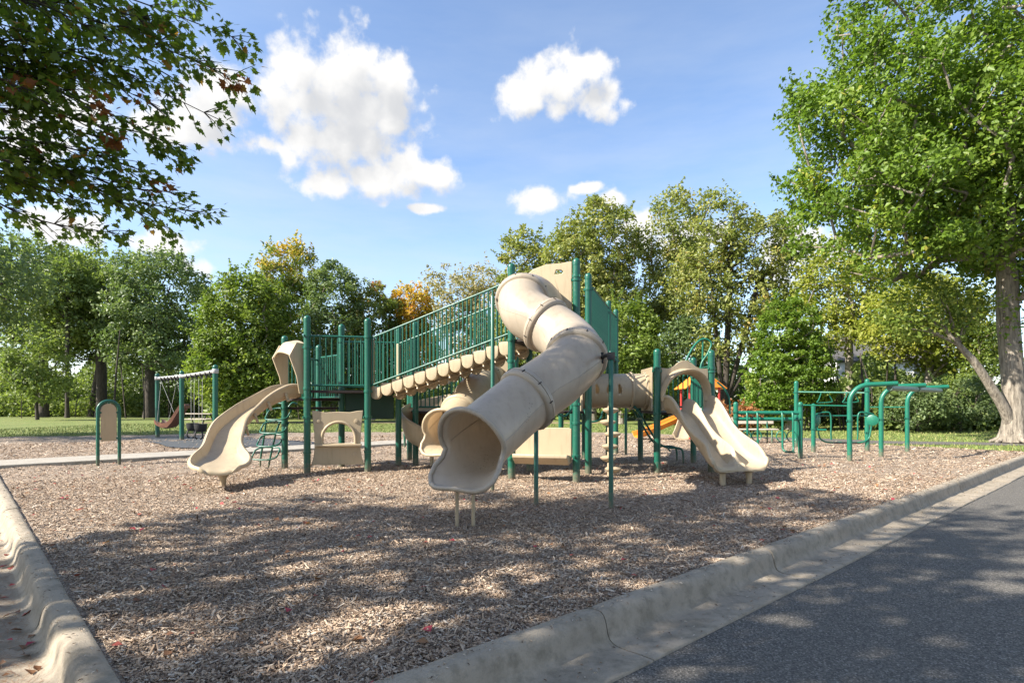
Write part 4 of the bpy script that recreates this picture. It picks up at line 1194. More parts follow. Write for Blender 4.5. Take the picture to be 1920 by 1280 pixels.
def fallen():
    rg = np.random.default_rng(91); n = 420
    x = rg.uniform(-9, 9, n * 3); y = rg.uniform(2.4, 13, n * 3)
    k = inside(chip_outline, x, y); x, y = x[k][:n], y[k][:n]
    # along the left gutter too
    t = rg.uniform(0.7, 7, 90); s_ = rg.uniform(0.2, 0.6, 90)
    gx = CORNER.x + W.x * t + NL.x * s_; gy = CORNER.y + W.y * t + NL.y * s_
    C = np.concatenate([np.stack([x, y, undul(x, y) + 0.022], 1), np.stack([gx, gy, np.full(90, -0.136)], 1)])
    me = leaf_mesh('fallen_leaves', C, 0.06, rg, M['leaf_fallen'], rg.random(len(C)), up=3.0, aspect=0.8)
    o = bpy.data.objects.new('fallen_leaves', me); COL.objects.link(o)
    tag(o, 'scattered small red and brown fallen leaves on the chips', 'leaves', kind='stuff')
    n = 2600; side = rg.random(n) < 0.6; t = rg.uniform(0.65, 16, n); s_ = rg.uniform(0.01, 0.53, n) * np.where(rg.random(n) < 0.6, 1.0, 0.35)
    px_ = [q[0] for q in PROF[1:-1]]; pz_ = [q[1] for q in PROF[1:-1]]
    zz = np.interp(s_, px_, pz_) + 0.006
    dx = np.where(side, U.x, W.x); dy = np.where(side, U.y, W.y); nx = np.where(side, NR.x, NL.x); ny = np.where(side, NR.y, NL.y)
    kf = ~((s_ > 0.15) & (s_ < 0.25))
    Cs = np.stack([CORNER.x + dx * t + nx * s_, CORNER.y + dy * t + ny * s_, zz], 1)[kf]
    me = leaf_mesh('spilled_chips', Cs, 0.022, rg, M['chips'], rg.random(len(Cs)), up=3.0, aspect=0.35)
    o = bpy.data.objects.new('spilled_chips', me); COL.objects.link(o)
    tag(o, 'stray wood chips spilled onto the kerbs and gutters', 'wood chips', kind='stuff')
    # dry pine needles and twigs caught in the left gutter
    n = 4200; t = rg.uniform(0.5, 7, n); s_ = 0.2 + 0.33 * rg.random(n) ** 0.7
    c = np.stack([CORNER.x + W.x * t + NL.x * s_, CORNER.y + W.y * t + NL.y * s_, np.where(s_ > 0.51, -0.140, -0.142) + rg.random(n) * 0.006], 1)
    a = rg.uniform(0, 6.28, n); L_ = rg.uniform(0.02, 0.07, n)[:, None]
    d = np.stack([np.cos(a), np.sin(a), rg.normal(0, 0.08, n)], 1); s2 = np.stack([-np.sin(a), np.cos(a), np.zeros(n)], 1) * 0.0012
    P = np.stack([c - d * L_ - s2, c + d * L_, c - d * L_ + s2], 1)
    me = new_mesh('dry_needles', P.reshape(-1, 3), np.arange(n * 3).reshape(n, 3), M['leaf_fallen'], None, np.repeat(rg.random(n) * 0.5, 3))
    o = bpy.data.objects.new('dry_needles', me); COL.objects.link(o)
    tag(o, 'dry brown needles caught in the left gutter', 'needles', kind='stuff')


fallen()
# ------------------------------------------------------------------ the play structure
PS = empty('play_structure', (0.5, 10.6, 0), 'large green and beige climbing structure with tube slides and bridge', 'playground')
_clamp = {}


def clamp_mesh(r):
    k = round(r, 3)
    if k not in _clamp:
        mb = MB()
        mb.lathe([(r + 0.001, -0.026), (r + 0.010, -0.024), (r + 0.012, 0), (r + 0.010, 0.024), (r + 0.001, 0.026)], (0, 0, 0), 18)
        mb.box((r + 0.016, 0, 0), (0.026, 0.03, 0.040))
        mb.box((-r - 0.016, 0, 0), (0.026, 0.03, 0.040))
        me = new_mesh('clamp', mb.v, mb.f, M['green_plain'], 40)
        _clamp[k] = me
    return _clamp[k]


def post(root, x, y, h, r=0.064, clamps=(), mat='green', name='post', dome=True, label=None):
    mb = MB()
    pr = [(r, -0.15), (r, h - r * 0.8)]
    if dome:
        pr = [(r, -0.15), (r, h - r * 1.9), (r * 1.04, h - r * 1.88), (r * 1.04, h - r * 1.0)]
        for a in (15, 30, 45, 60, 75, 86): pr.append((r * 1.04 * math.cos(R(a)), h - r + r * math.sin(R(a))))
    else: pr.append((r * 0.96, h))
    mb.lathe(pr, (x, y, 0), 22)
    o = mb.build(name, M[mat], root, 35, label=label)
    for i, z in enumerate(clamps):
        inst('clamp', clamp_mesh(r), o, (x, y, z), (0, 0, 0.4 + x * 1.7 + i))
    return o


_bars = {}


def railing(root, a, b, za, zb, h, n, name='railing', rb=0.0145, rr=0.021, mat='green', label=None, inset=0.07):
    """two rails from a to b, with upright bars"""
    a = Vector((a[0], a[1], 0)); b = Vector((b[0], b[1], 0)); d = (b - a).normalized(); L_ = (b - a).length
    a2, b2 = a + d * inset, b - d * inset
    A0, B0 = a2 + Vector((0, 0, za)), b2 + Vector((0, 0, zb)); up = Vector((0, 0, h))
    mb = MB(); mb.tube([A0, B0], rr, 10); mb.tube([A0 + up, B0 + up], rr, 10)
    o = mb.build(name, M[mat], root, 50, label=label)
    k = round(h, 3), mat, rb
    if k not in _bars:
        q = MB(); q.tube([(0, 0, 0), (0, 0, h)], rb, 8, cap=False)
        _bars[k] = new_mesh('bar', q.v, q.f, M[mat + '_plain'], 60)
    for i in range(n):
        f = (i + 0.5) / n
        inst('bar', _bars[k], o, A0 + (B0 - A0) * f)
    return o


def deck(root, pts, z, t=0.05, mat='deck', name='deck'):
    mb = MB(); mb.panel([(p[0], p[1]) for p in pts], [], (0, 0, z - t / 2), (1, 0, 0), (0, 1, 0), t)
    o = mb.build(name, M[mat], root, 30, 0.006)
    return o


th = R(12); LT = 1.12
e1 = Vector((math.cos(th), math.sin(th), 0)) * LT
e2 = Vector((math.cos(th + R(60)), math.sin(th + R(60)), 0)) * LT
e3 = Vector((math.cos(th + R(120)), math.sin(th + R(120)), 0)) * LT
A1 = Vector((-3.90, 11.17, 0)); A2 = A1 + e1; A3 = A1 + e3; A4 = A1 + e2; A5 = A3 + e2; B1 = A2 + e2 + Vector((0.05, -0.02, 0))
T1 = Vector((1.09, 9.93, 0)); T2 = Vector((-0.01, 10.29, 0)); T3 = Vector((1.44, 11.06, 0)); T4 = Vector((0.34, 11.42, 0))
F1 = Vector((-2.08, 12.65, 0)); F2 = Vector((-0.95, 12.95, 0)); F3 = Vector((-2.4, 13.75, 0)); F4 = Vector((-1.1, 14.1, 0))
E1 = Vector((2.3, 14.0, 0)); E2 = Vector((2.7, 15.25, 0)); E3 = Vector((1.2, 14.36, 0)); E4 = Vector((1.6, 15.6, 0))
D1 = Vector((2.72, 11.0, 0)); D2 = D1 + e1; D5 = Vector((4.02, 13.0, 0)); D6 = Vector((3.02, 13.8, 0)); D7 = Vector((2.95, 12.62, 0))

for p, h, cl in ((A1, 2.99, (2.38, 2.60, 1.60, 1.42, 1.05, 0.38)), (A2, 2.97, (2.60, 1.55, 1.05, 0.38)), (A3, 2.70, (2.30, 1.42, 1.22)), (A4, 2.97, (2.60, 1.6)),
                 (A5, 2.62, (2.2, 1.4)), (B1, 2.95, (2.6, 1.55)), (F1, 3.08, (2.5, 1.15)), (F2, 2.35, (2.0, 1.15)), (F3, 2.35, ()), (F4, 2.35, (1.15,)),
                 (T1, 3.77, (3.46, 3.40, 2.40, 1.30, 0.98, 0.42)), (T2, 3.77, (3.46, 2.42, 2.05, 1.0, 0.35)), (T3, 3.77, (3.46, 2.42)), (T4, 3.77, (3.46, 2.42)),
                 (E1, 3.77, (3.5, 2.42)), (E2, 3.77, (3.5, 2.42)), (E3, 3.77, ()), (E4, 3.77, ()),
                 (D1, 2.34, (1.98, 1.92, 1.12)), (D2, 2.34, (1.98, 1.92, 1.12)), (D5, 2.34, (1.9,)), (D6, 2.0, ())):
    post(PS, p.x, p.y, h, clamps=cl)

Z_A, Z_L, Z_B = 1.57, 1.42, 1.24
deck(PS, (A1, A2, A4), Z_A); deck(PS, (A2, B1, A4), Z_A); deck(PS, (A1 - Vector((.0, .0, 0)), A4, A3), Z_L); deck(PS, (A3, A4, A5), Z_B)
deck(PS, (A4, B1, B1 + e3), Z_A - 0.003); deck(PS, (T1, T3, T4, T2), 2.44); deck(PS, (E1, E2, E4, E3), 2.44)
deck(PS, (F1, F2, F4, F3), 1.15); deck(PS, (D1, D2, D5, D6, D7), 1.15)
deck(PS, (Vector((0.5, 12.3, 0)), Vector((1.75, 12.35, 0)), Vector((1.7, 13.9, 0)), Vector((0.55, 13.8, 0))), 1.15)
post(PS, 0.5, 12.3, 2.2); post(PS, 1.72, 13.95, 2.0)

# railings round the left tower
railing(PS, A1, A2, 1.66, 1.66, 0.94, 9, label='green barred railing across the front of the left tower')
railing(PS, A4, B1, 1.66, 1.66, 0.94, 10)
railing(PS, A4, A5, 1.45, 1.45, 0.88, 9)
railing(PS, A3, A5, 1.42, 1.42, 0.86, 9)
# dark green wall panel under the bridge end
mb = MB(); ax = (B1 - A4).normalized()
mb.panel([(0.07, 0), (LT - 0.05, 0), (LT - 0.05, 0.55), (0.07, 0.55)], [], A4 + Vector((0, 0, 1.0)), ax, (0, 0, 1), 0.03)
mb.build('wall_panel', M['darkpanel'], PS, 30, 0.006, label='solid dark green panel under the bridge end')


def window_panel():
    """beige shop-front panel with an arched window and a counter"""
    d = (A2 - A1).normalized(); o = A1 + d * 0.085; Wp = LT - 0.17
    z0, z1 = 0.13, 1.18; H = z1 - z0
    outer = [(-0.02, 0.0), (0.10, 0.02), (0.25, 0.0), (0.48, 0.015), (0.72, 0.0), (Wp - 0.10, 0.02), (Wp + 0.02, 0.0), (Wp - 0.02, 0.12), (Wp - 0.05, 0.30), (Wp - 0.045, 0.62), (Wp - 0.02, 0.85), (Wp + 0.0, H),
             (Wp - 0.12, H - 0.01), (Wp - 0.25, H - 0.035), (0.48, H - 0.025), (0.25, H - 0.035), (0.12, H - 0.01), (0.0, H), (0.02, 0.85), (0.045, 0.62), (0.05, 0.30), (0.02, 0.12)]
    cx = Wp / 2 + 0.02
    hole = [(cx - 0.28, 0.42), (cx + 0.28, 0.42)] + arc((cx, 0.52), 0.28, 0, 180, 14)
    mb = MB(); mb.panel(outer, [hole[::-1]], o + Vector((0, 0, z0)), d, (0, 0, 1), 0.045)
    p = mb.build('window_panel', M['beige'], PS, 30, 0.012, label='beige play panel with arched window')
    n = Vector((d.y, -d.x, 0))
    fr = MB(); ring = [(cx - 0.31, 0.40)] + arc((cx, 0.52), 0.31, 180, 0, 16) + [(cx + 0.31, 0.40)]
    fr.tube([o + d * q[0] + Vector((0, 0, z0 + q[1])) + n * 0.026 for q in ring], 0.026, 8)
    fr.build('window_frame', M['beige'], p, 60)
    c = MB(); c.box(o + d * cx + n * 0.06 + Vector((0, 0, z0 + 0.385)), (0.86, 0.12, 0.045), d, n)
    c.build('counter', M['beige'], p, 30, 0.012)
    # faint round knobs moulded at the corners
    for (q, zq) in ((0.82, 0.84), (0.12, 0.84), (0.78, 0.2)):
        k = MB(); k.lathe([(0.045, -0.004), (0.042, 0.01), (0.02, 0.014)], o + d * q + n * 0.022 + Vector((0, 0, z0 + zq)), 14, tuple(n)); k.build('knob', M['beige'], p, 50)


window_panel()


# ---- open slides
def frames(pts):
    out = []
    for i, p in enumerate(pts):
        t = (pts[min(i + 1, len(pts) - 1)] - pts[max(i - 1, 0)]).normalized()
        rgt = t.cross(Vector((0, 0, 1))).normalized(); up = rgt.cross(t).normalized()
        out.append((p, t, rgt, up))
    return out


def chute_section(w, h, th_=0.028, rim=0.034):
    inner = [(-w, h), (-w + 0.012, h * 0.75), (-w + 0.035, h * 0.42), (-w * 0.80, h * 0.16), (-w * 0.58, 0.022), (-w * 0.3, 0.004), (0, 0)]
    inner = inner + [(-x, y) for x, y in inner[-2::-1]]
    rimr = [(w + rim * 0.5, h + rim * 0.55), (w + rim * 1.3, h + rim * 0.35), (w + rim * 1.75, h - rim * 0.3), (w + rim * 1.5, h - rim * 1.1), (w + rim * 0.75, h - rim * 1.1)]
    under = [(w + th_ * 0.7, h * 0.42 - th_ * .3), (w * 0.82, h * 0.12 - th_ * 1.2), (w * 0.5, -th_ * 1.3), (0, -th_ * 1.5)]
    under = under + [(-x, y) for x, y in under[-2::-1]]
    riml = [(-x, y) for x, y in rimr[::-1]]
    return inner + rimr + under + riml


def wave_slide():
    ctrl = [(-4.27, 11.60, 1.46), (-4.50, 11.36, 1.40), (-4.80, 10.95, 1.17), (-4.95, 10.45, 0.87), (-4.88, 9.98, 0.60), (-4.72, 9.55, 0.42), (-4.56, 9.18, 0.335), (-4.42, 8.86, 0.30)]
    pts = crom(ctrl, 8); fr = frames(pts); n = len(fr); mb = MB(); rings = []
    for i, (p, t, r_, u) in enumerate(fr):
        f = i / (n - 1)
        w = 0.245 + 0.15 * sstep(0.60, 0.86, f)
        if f > 0.86: w *= math.sqrt(max(0.0, 1 - ((f - 0.86) / 0.155) ** 2 * 0.72))
        h = 0.21 - 0.05 * sstep(0.25, 0.55, f) + 0.035 * math.sin(f * 15) * (1 - f) - 0.11 * sstep(0.72, 1.0, f)
        sec = chute_section(w, h)
        rings.append([p + r_ * x + u * y for x, y in sec])
    # turned-down front lip
    p, t, r_, u = fr[-1]
    for k, (a, dz, sc) in enumerate(((0.035, -0.012, 0.9), (0.058, -0.035, 0.78))):
        rings.append([p + t * a + Vector((0, 0, dz)) + r_ * x * sc + u * y * sc for x, y in sec])
    mb.sweep(rings)
    s = mb.build('wave_slide', M['beige'], PS, 60, label='single beige wave slide at the left tower')
    # reinforcing ribs under the right rim and notches on the lip
    for f in (0.16, 0.26, 0.36, 0.47):
        i = int(f * (n - 1)); p, t, r_, u = fr[i]
        for sg in (-1, 1):
            k = MB(); k.box(p + r_ * 0.292 * sg + u * 0.03, (0.03, 0.05, 0.17), r_, t, u); k.build('rib', M['beige'], s, 30, 0.008)
    lg = MB(); lg.tube([(-4.56, 9.26, 0.27), (-4.56, 9.26, 0.20), (-4.56, 9.26, 0.12), (-4.56, 9.26, -0.1)], [0.15, 0.10, 0.045, 0.042], 14)
    lg.build('support_leg', M['beige'], s, 50)
    # hood at the top: two side cheeks and a bent roof between the posts
    d = (A1 - A3).normalized(); nrm = Vector((-0.743, -0.669, 0)); c = (A1 + A3) / 2
    hood = MB()
    for sg in (-1, 1):
        cp = c + d * 0.43 * sg
        hood.panel([(-0.02, 0.0), (0.10, 0.0), (0.16, 0.35), (0.30, 0.72), (0.16, 0.98), (-0.02, 0.96)], [], cp + Vector((0, 0, 1.50)), nrm, (0, 0, 1), 0.035)
    rows = []
    for k in range(9):
        q = -0.44 + 0.88 * k / 8; zz = 0.96 + 0.10 * math.cos(q * 3.4); out_ = 0.26 + 0.08 * math.cos(q * 3.4)
        b = c + d * q + Vector((0, 0, 1.50))
        rows.append([b + Vector((0, 0, zz)), b + nrm * out_ * 0.6 + Vector((0, 0, zz - 0.05)), b + nrm * out_ + Vector((0, 0, zz - 0.25)), b + nrm * (out_ - 0.02) + Vector((0, 0, zz - 0.27)), b + nrm * out_ * 0.55 + Vector((0, 0, zz - 0.085)), b + Vector((0, 0, zz - 0.035))])
    hood.sweep(rows)
    hood.build('slide_hood', M['beige'], s, 45, 0.008)


wave_slide()


def double_slide():
    nrm = Vector((math.sin(th), -math.cos(th), 0)); mid = (D1 + D2) / 2
    prof = [(0.02, 1.16), (0.22, 1.14), (0.45, 1.02), (0.72, 0.80), (0.99, 0.60), (1.2, 0.45), (1.36, 0.35), (1.52, 0.295), (1.65, 0.275)]
    pts = crom([mid + nrm * a + Vector((0.06 * a, 0, z)) for a, z in prof], 6); fr = frames(pts); n = len(fr)

    def sec(w, h, f, dv):
        half = [(w, h), (w - 0.012, h * 0.74), (w - 0.03, h * 0.40), (w * 0.86, 0.035), (w * 0.68, 0.004), (w * 0.45, 0.0), (w * 0.22, 0.006), (0.065, 0.05 + dv * 0.2), (0.042, dv * 0.8), (0.0, dv)]
        inner = [(-x, y) for x, y in half] + half[-2::-1]
        rim = 0.034
        rimr = [(w + rim * .5, h + rim * .55), (w + rim * 1.3, h + rim * .35), (w + rim * 1.75, h - rim * .3), (w + rim * 1.5, h - rim * 1.1), (w + rim * .75, h - rim * 1.1)]
        und = [(w + 0.015, h * 0.35), (w * 0.86, -0.03), (w * 0.45, -0.045), (0.05, -0.03)]
        und = und + [(-x, y) for x, y in und[::-1]]
        return inner + rimr + und + [(-x, y) for x, y in rimr[::-1]]
    mb = MB(); rings = []
    for i, (p, t, r_, u) in enumerate(fr):
        f = i / (n - 1)
        w = 0.44 + 0.05 * sstep(0.55, 0.9, f)
        h = 0.23 + 0.07 * math.sin(f * 10.5 + 0.6) * (1 - 0.5 * f) - 0.05 * sstep(0.78, 1.0, f)
        dv = 0.20 + 0.05 * math.sin(f * 10.5 + 0.6) - 0.10 * sstep(0.75, 1, f)
        s_ = sec(w, h, f, dv)
        rings.append([p + r_ * x + u * y - (t * (0.05 * (abs(x) / 0.54 * 2 - 1) ** 2) * sstep(0.9, 1, f)) for x, y in s_])
    p, t, r_, u = fr[-1]
    last = rings[-1]
    for a, dz, scl in ((0.03, -0.012, 0.93), (0.045, -0.03, 0.85)):
        rings.append([p + (q - p - r_ * 0) * 1.0 + t * a + Vector((0, 0, dz)) - u * (q - p).dot(u) * (1 - scl) for q in last])
    mb.sweep(rings)
    s = mb.build('double_slide', M['beige'], PS, 60, label='beige double lane slide on the right tower')
    for sg in (-1, 1):
        b = fr[int(n * 0.86)][0] + fr[-1][2] * 0.25 * sg
        lg = MB(); lg.tube([b + Vector((0, 0, -0.03)), b + Vector((0, 0, -0.09)), (b.x, b.y, 0.17), (b.x, b.y, -0.1)], [0.16, 0.13, 0.05, 0.046], 12)
        lg.build('support_leg', M['beige'], s, 50)
    # arched entrance panel
    d = (D2 - D1).normalized(); o = D1 + d * 0.08; Wp = LT - 0.16; cx = Wp / 2
    outer = [(0, 0.0), (0, 0.80), (0.14, 0.79), (0.25, 0.82), (0.34, 0.89)] + arc((cx, 0.80), 0.13, 120, 60, 6) + [(Wp - 0.34, 0.89), (Wp - 0.25, 0.82), (Wp - 0.14, 0.79), (Wp, 0.80), (Wp, 0.0), (Wp - 0.06, 0)]
    arch = [(cx + 0.40, 0.0)] + arc((cx, 0.28), 0.40, 0, 180, 18) + [(cx - 0.40, 0.0)]
    shape = [(0, 0)] + [(0, 0.80), (0.14, 0.79), (0.25, 0.83), (0.34, 0.90)] + arc((cx, 0.80), 0.15, 125, 55, 6) + [(Wp - 0.34, 0.90), (Wp - 0.25, 0.83), (Wp - 0.14, 0.79), (Wp, 0.80), (Wp, 0)] + arch
    mb = MB(); mb.panel(shape[::-1], [], o + Vector((0, 0, 1.18)), d, (0, 0, 1), 0.04)
    a_ = mb.build('arch_panel', M['beige'], s, 35, 0.008)
    hood = MB(); rows = []
    for q in arc((cx, 0.28), 0.40, -12, 192, 22):
        k = Vector((q[0] - cx, q[1] - 0.28, 0)).normalized()
        b = o + d * q[0] + Vector((0, 0, 1.18 + q[1])); rad_ = d * k.x + Vector((0, 0, k.y)); lift = max(0.0, k.y)
        rows.append([b, b + nrm * (0.10 + 0.14 * lift) + rad_ * 0.05, b + nrm * (0.11 + 0.15 * lift) + rad_ * 0.085, b + nrm * 0.09 + rad_ * 0.11, b + rad_ * 0.12])
    hood.sweep(rows); hood.build('arch_hood', M['beige'], s, 60)


double_slide()


# ---- tube slides
def tube_frames(pts):
    out = []
    for i, p in enumerate(pts):
        t = (pts[min(i + 1, len(pts) - 1)] - pts[max(i - 1, 0)]).normalized()
        side = t.cross(Vector((0, 0, 1))).normalized(); up = side.cross(t).normalized()
        out.append((p, t, side, up))
    return out


def tube_slide(ctrl, cuts, Rr, name, label, mat, legs, posts, lip_len=0.54, per=9, n=40):
    pts = crom(ctrl, per); fr = tube_frames(pts)
    wall = 0.016

    def ring(f_, r_): return [f_[0] + (f_[2] * math.sin(2 * math.pi * k / n) + f_[3] * math.cos(2 * math.pi * k / n)) * r_ for k in range(n)]

    def shell(mb, rows):
        b = len(mb.v); mb.v += [p for r_ in rows for p in r_]
        for i in range(len(rows) - 1):
            for k in range(n):
                l = (k + 1) % n
                mb.f.append([b + i * n + k, b + i * n + l, b + (i + 1) * n + l, b + (i + 1) * n + k])
    # exit section with a scooped, flared mouth
    i0 = cuts[-1] * per; mb = MB()
    rows = [ring(f_, Rr) for f_ in fr[i0:]]; rowi = [ring(f_, Rr - wall) for f_ in fr[i0:]]
    p, t, side, up = fr[-1]
    tf = Vector((t.x, t.y, t.z * 0.35)).normalized()          # the scoop levels out
    m_ = 10; lo, li = [], []
    for j in range(1, m_ + 1):
        f = j / m_; ro, ri = [], []
        for k in range(n):
            a = 2 * math.pi * k / n; c_ = math.cos(a); s_ = math.sin(a)
            low = sstep(0.10, 0.85, -c_)                      # 0 over the crown, 1 along the floor
            ext = 0.07 + (lip_len - 0.07) * low
            fl = 0.05 * f ** 2 * (1 - low) + 0.30 * s_ * s_ * f ** 1.2 * low + 0.02 * f ** 3
            pinch = -0.05 * math.exp(-((c_ + 0.30) / 0.2) ** 2) * f ** 2
            adv = tf * ext * f if low > 0.5 else (t * (1 - low * 2) + tf * (low * 2)).normalized() * ext * f
            rad_ = side * s_ + up * c_
            drop = Vector((0, 0, -0.03)) * low * f ** 3
            ro.append(p + adv + rad_ * (Rr + fl + pinch) + drop); ri.append(p + adv + rad_ * (Rr - wall + fl + pinch) + drop)
        lo.append(ro); li.append(ri)
    shell(mb, rows + lo)
    rim = lo[-1]
    mb.tube(rim, 0.030, 8, closed=True)
    s = mb.build(name, M[mat], PS, 80, label=label)
    # upper sections
    cs = [0] + list(cuts)
    for q in range(len(cs) - 1):
        a, b = cs[q] * per, cs[q + 1] * per
        k = MB(); shell(k, [ring(f_, Rr) for f_ in fr[a:b + 1]])
        k.build('tube_section', M[mat], s, 80)
    # mould seams along both flanks
    for sg in (-1, 1):
        k = MB(); k.tube([f_[0] + f_[2] * sg * Rr for f_ in fr], 0.005, 5, cap=False); k.build('mould_seam', M[mat], s, 80)
    # bolted clamp rings at the joints
    for c_ in cuts:
        f_ = fr[c_ * per]; k = MB(); rows = []
        for j in range(n):
            a = 2 * math.pi * j / n; rad_ = f_[2] * math.sin(a) + f_[3] * math.cos(a)
            base = f_[0] + rad_ * (Rr - 0.004); tt = f_[1]
            rows.append([base - tt * 0.068, base - tt * 0.062 + rad_ * 0.032, base - tt * 0.04 + rad_ * 0.05, base - tt * 0.005 + rad_ * 0.052, base - tt * 0.003 + rad_ * 0.040, base + tt * 0.003 + rad_ * 0.040, base + tt * 0.005 + rad_ * 0.052, base + tt * 0.04 + rad_ * 0.05, base + tt * 0.062 + rad_ * 0.032, base + tt * 0.068])
        rows.append(rows[0])
        k.sweep(rows, cap=False); rg_ = k.build('clamp_ring', M[mat], s, 60)
        for j in range(10):
            a = 2 * math.pi * (j + 0.35) / 10; rad_ = f_[2] * math.sin(a) + f_[3] * math.cos(a)
            b_ = MB(); b_.box(f_[0] + rad_ * (Rr + 0.044), (0.050, 0.012, 0.022), f_[1], rad_.cross(f_[1]), rad_); _o = b_.build('bolt', M['deck'], s, 30)
    f_ = fr[i0]; k = MB()                                   # the joint shows inside the mouth as a raised ring
    k.tube([f_[0] + (f_[2] * math.sin(2 * math.pi * j / n) + f_[3] * math.cos(2 * math.pi * j / n)) * (Rr - wall - 0.003) for j in range(n)], 0.010, 6, closed=True)
    k.build('inner_joint', M['beige'], s, 80)
    for (x, y, zt_, r_) in legs:
        k = MB(); k.tube([(x, y, zt_), (x, y, -0.12)], r_, 12); k.build('support_leg', M['beige'], s, 50)
    for (x, y, h, to) in posts:
        k = MB(); k.lathe([(0.03, -0.15), (0.03, h - 0.01), (0.024, h)], (x, y, 0), 14)
        po = k.build('support_post', M['green'], s, 40)
        if to is not None:
            k = MB(); a = Vector((x, y, h - 0.06)); b = Vector(to)
            k.tube([a, (a + b) / 2 + Vector((0, 0, 0.02)), b], 0.026, 8); k.box(b, (0.05, 0.05, 0.14)); k.box(a, (0.085, 0.085, 0.09))
            k.build('bracket', M['black'], s, 40)
    return s, fr, per


big, bfr, bper = tube_slide([(0.54, 10.08, 2.95), (0.40, 9.68, 3.01), (0.26, 9.34, 3.00), (0.16, 9.02, 2.90), (0.22, 8.76, 2.66), (0.50, 8.56, 2.45), (0.78, 8.28, 2.20), (0.86, 7.84, 1.93), (0.58, 7.46, 1.64), (0.18, 7.18, 1.36), (-0.14, 6.86, 1.10), (-0.40, 6.50, 0.88)],
                            [3, 5, 7, 9], 0.372, 'tube_slide', 'big grey beige spiral tube slide in front of the tall tower', 'greybeige',
                            [(-0.60, 6.40, 0.43, 0.020), (-0.42, 6.36, 0.41, 0.020)],
                            [(1.235, 7.32, 1.96, (1.16, 7.62, 1.90)), (0.315, 7.66, 1.06, None), (-0.295, 8.94, 2.95, None)])


def hood_panel(parent, a, b, z0, H, cz, Rr, mat, hump=0.12):
    d = (b - a).normalized(); o = a + d * 0.075; Wp = (b - a).length - 0.15; cx = Wp / 2
    outer = [(0, 0), (Wp, 0), (Wp, H), (Wp * 0.8, H - 0.02), (Wp * 0.55, H - 0.02), (Wp * 0.32, H - 0.09), (Wp * 0.12, H - 0.24), (0, H - 0.42)]
    hole = arc((cx, cz - z0), Rr - 0.03, 0, 348, 29)
    slot = [(Wp * 0.70 + x, H - 0.20 + y) for x, y in ((0, 0), (0.13, 0.0), (0.16, 0.035), (0.11, 0.07), (0.03, 0.07))]
    mb = MB(); mb.panel(outer, [hole, slot] if cz - z0 + Rr < H - 0.24 else [hole], o + Vector((0, 0, z0)), d, (0, 0, 1), 0.045)
    return mb.build('entrance_panel', M[mat], parent, 35, 0.01)


hood_panel(big, T2, T1, 2.47, 1.25, 2.95, 0.372, 'beige')

sec, sfr, _ = tube_slide([(-0.50, 12.75, 1.85), (-0.60, 12.40, 1.82), (-0.78, 11.85, 1.50), (-0.98, 11.25, 1.13), (-1.18, 10.62, 0.84)],
                         [1, 3], 0.36, 'tube_slide', 'smaller straight tube slide half hidden behind the big one', 'beige', [(-1.25, 10.5, 0.45, 0.02)], [], lip_len=0.4)
FP1 = Vector((-1.05, 12.86, 0)); FP2 = Vector((0.08, 12.70, 0))
hood_panel(sec, FP1, FP2, 1.35, 0.95, 1.85, 0.36, 'beige')
post(PS, 0.08, 12.70, 2.35)


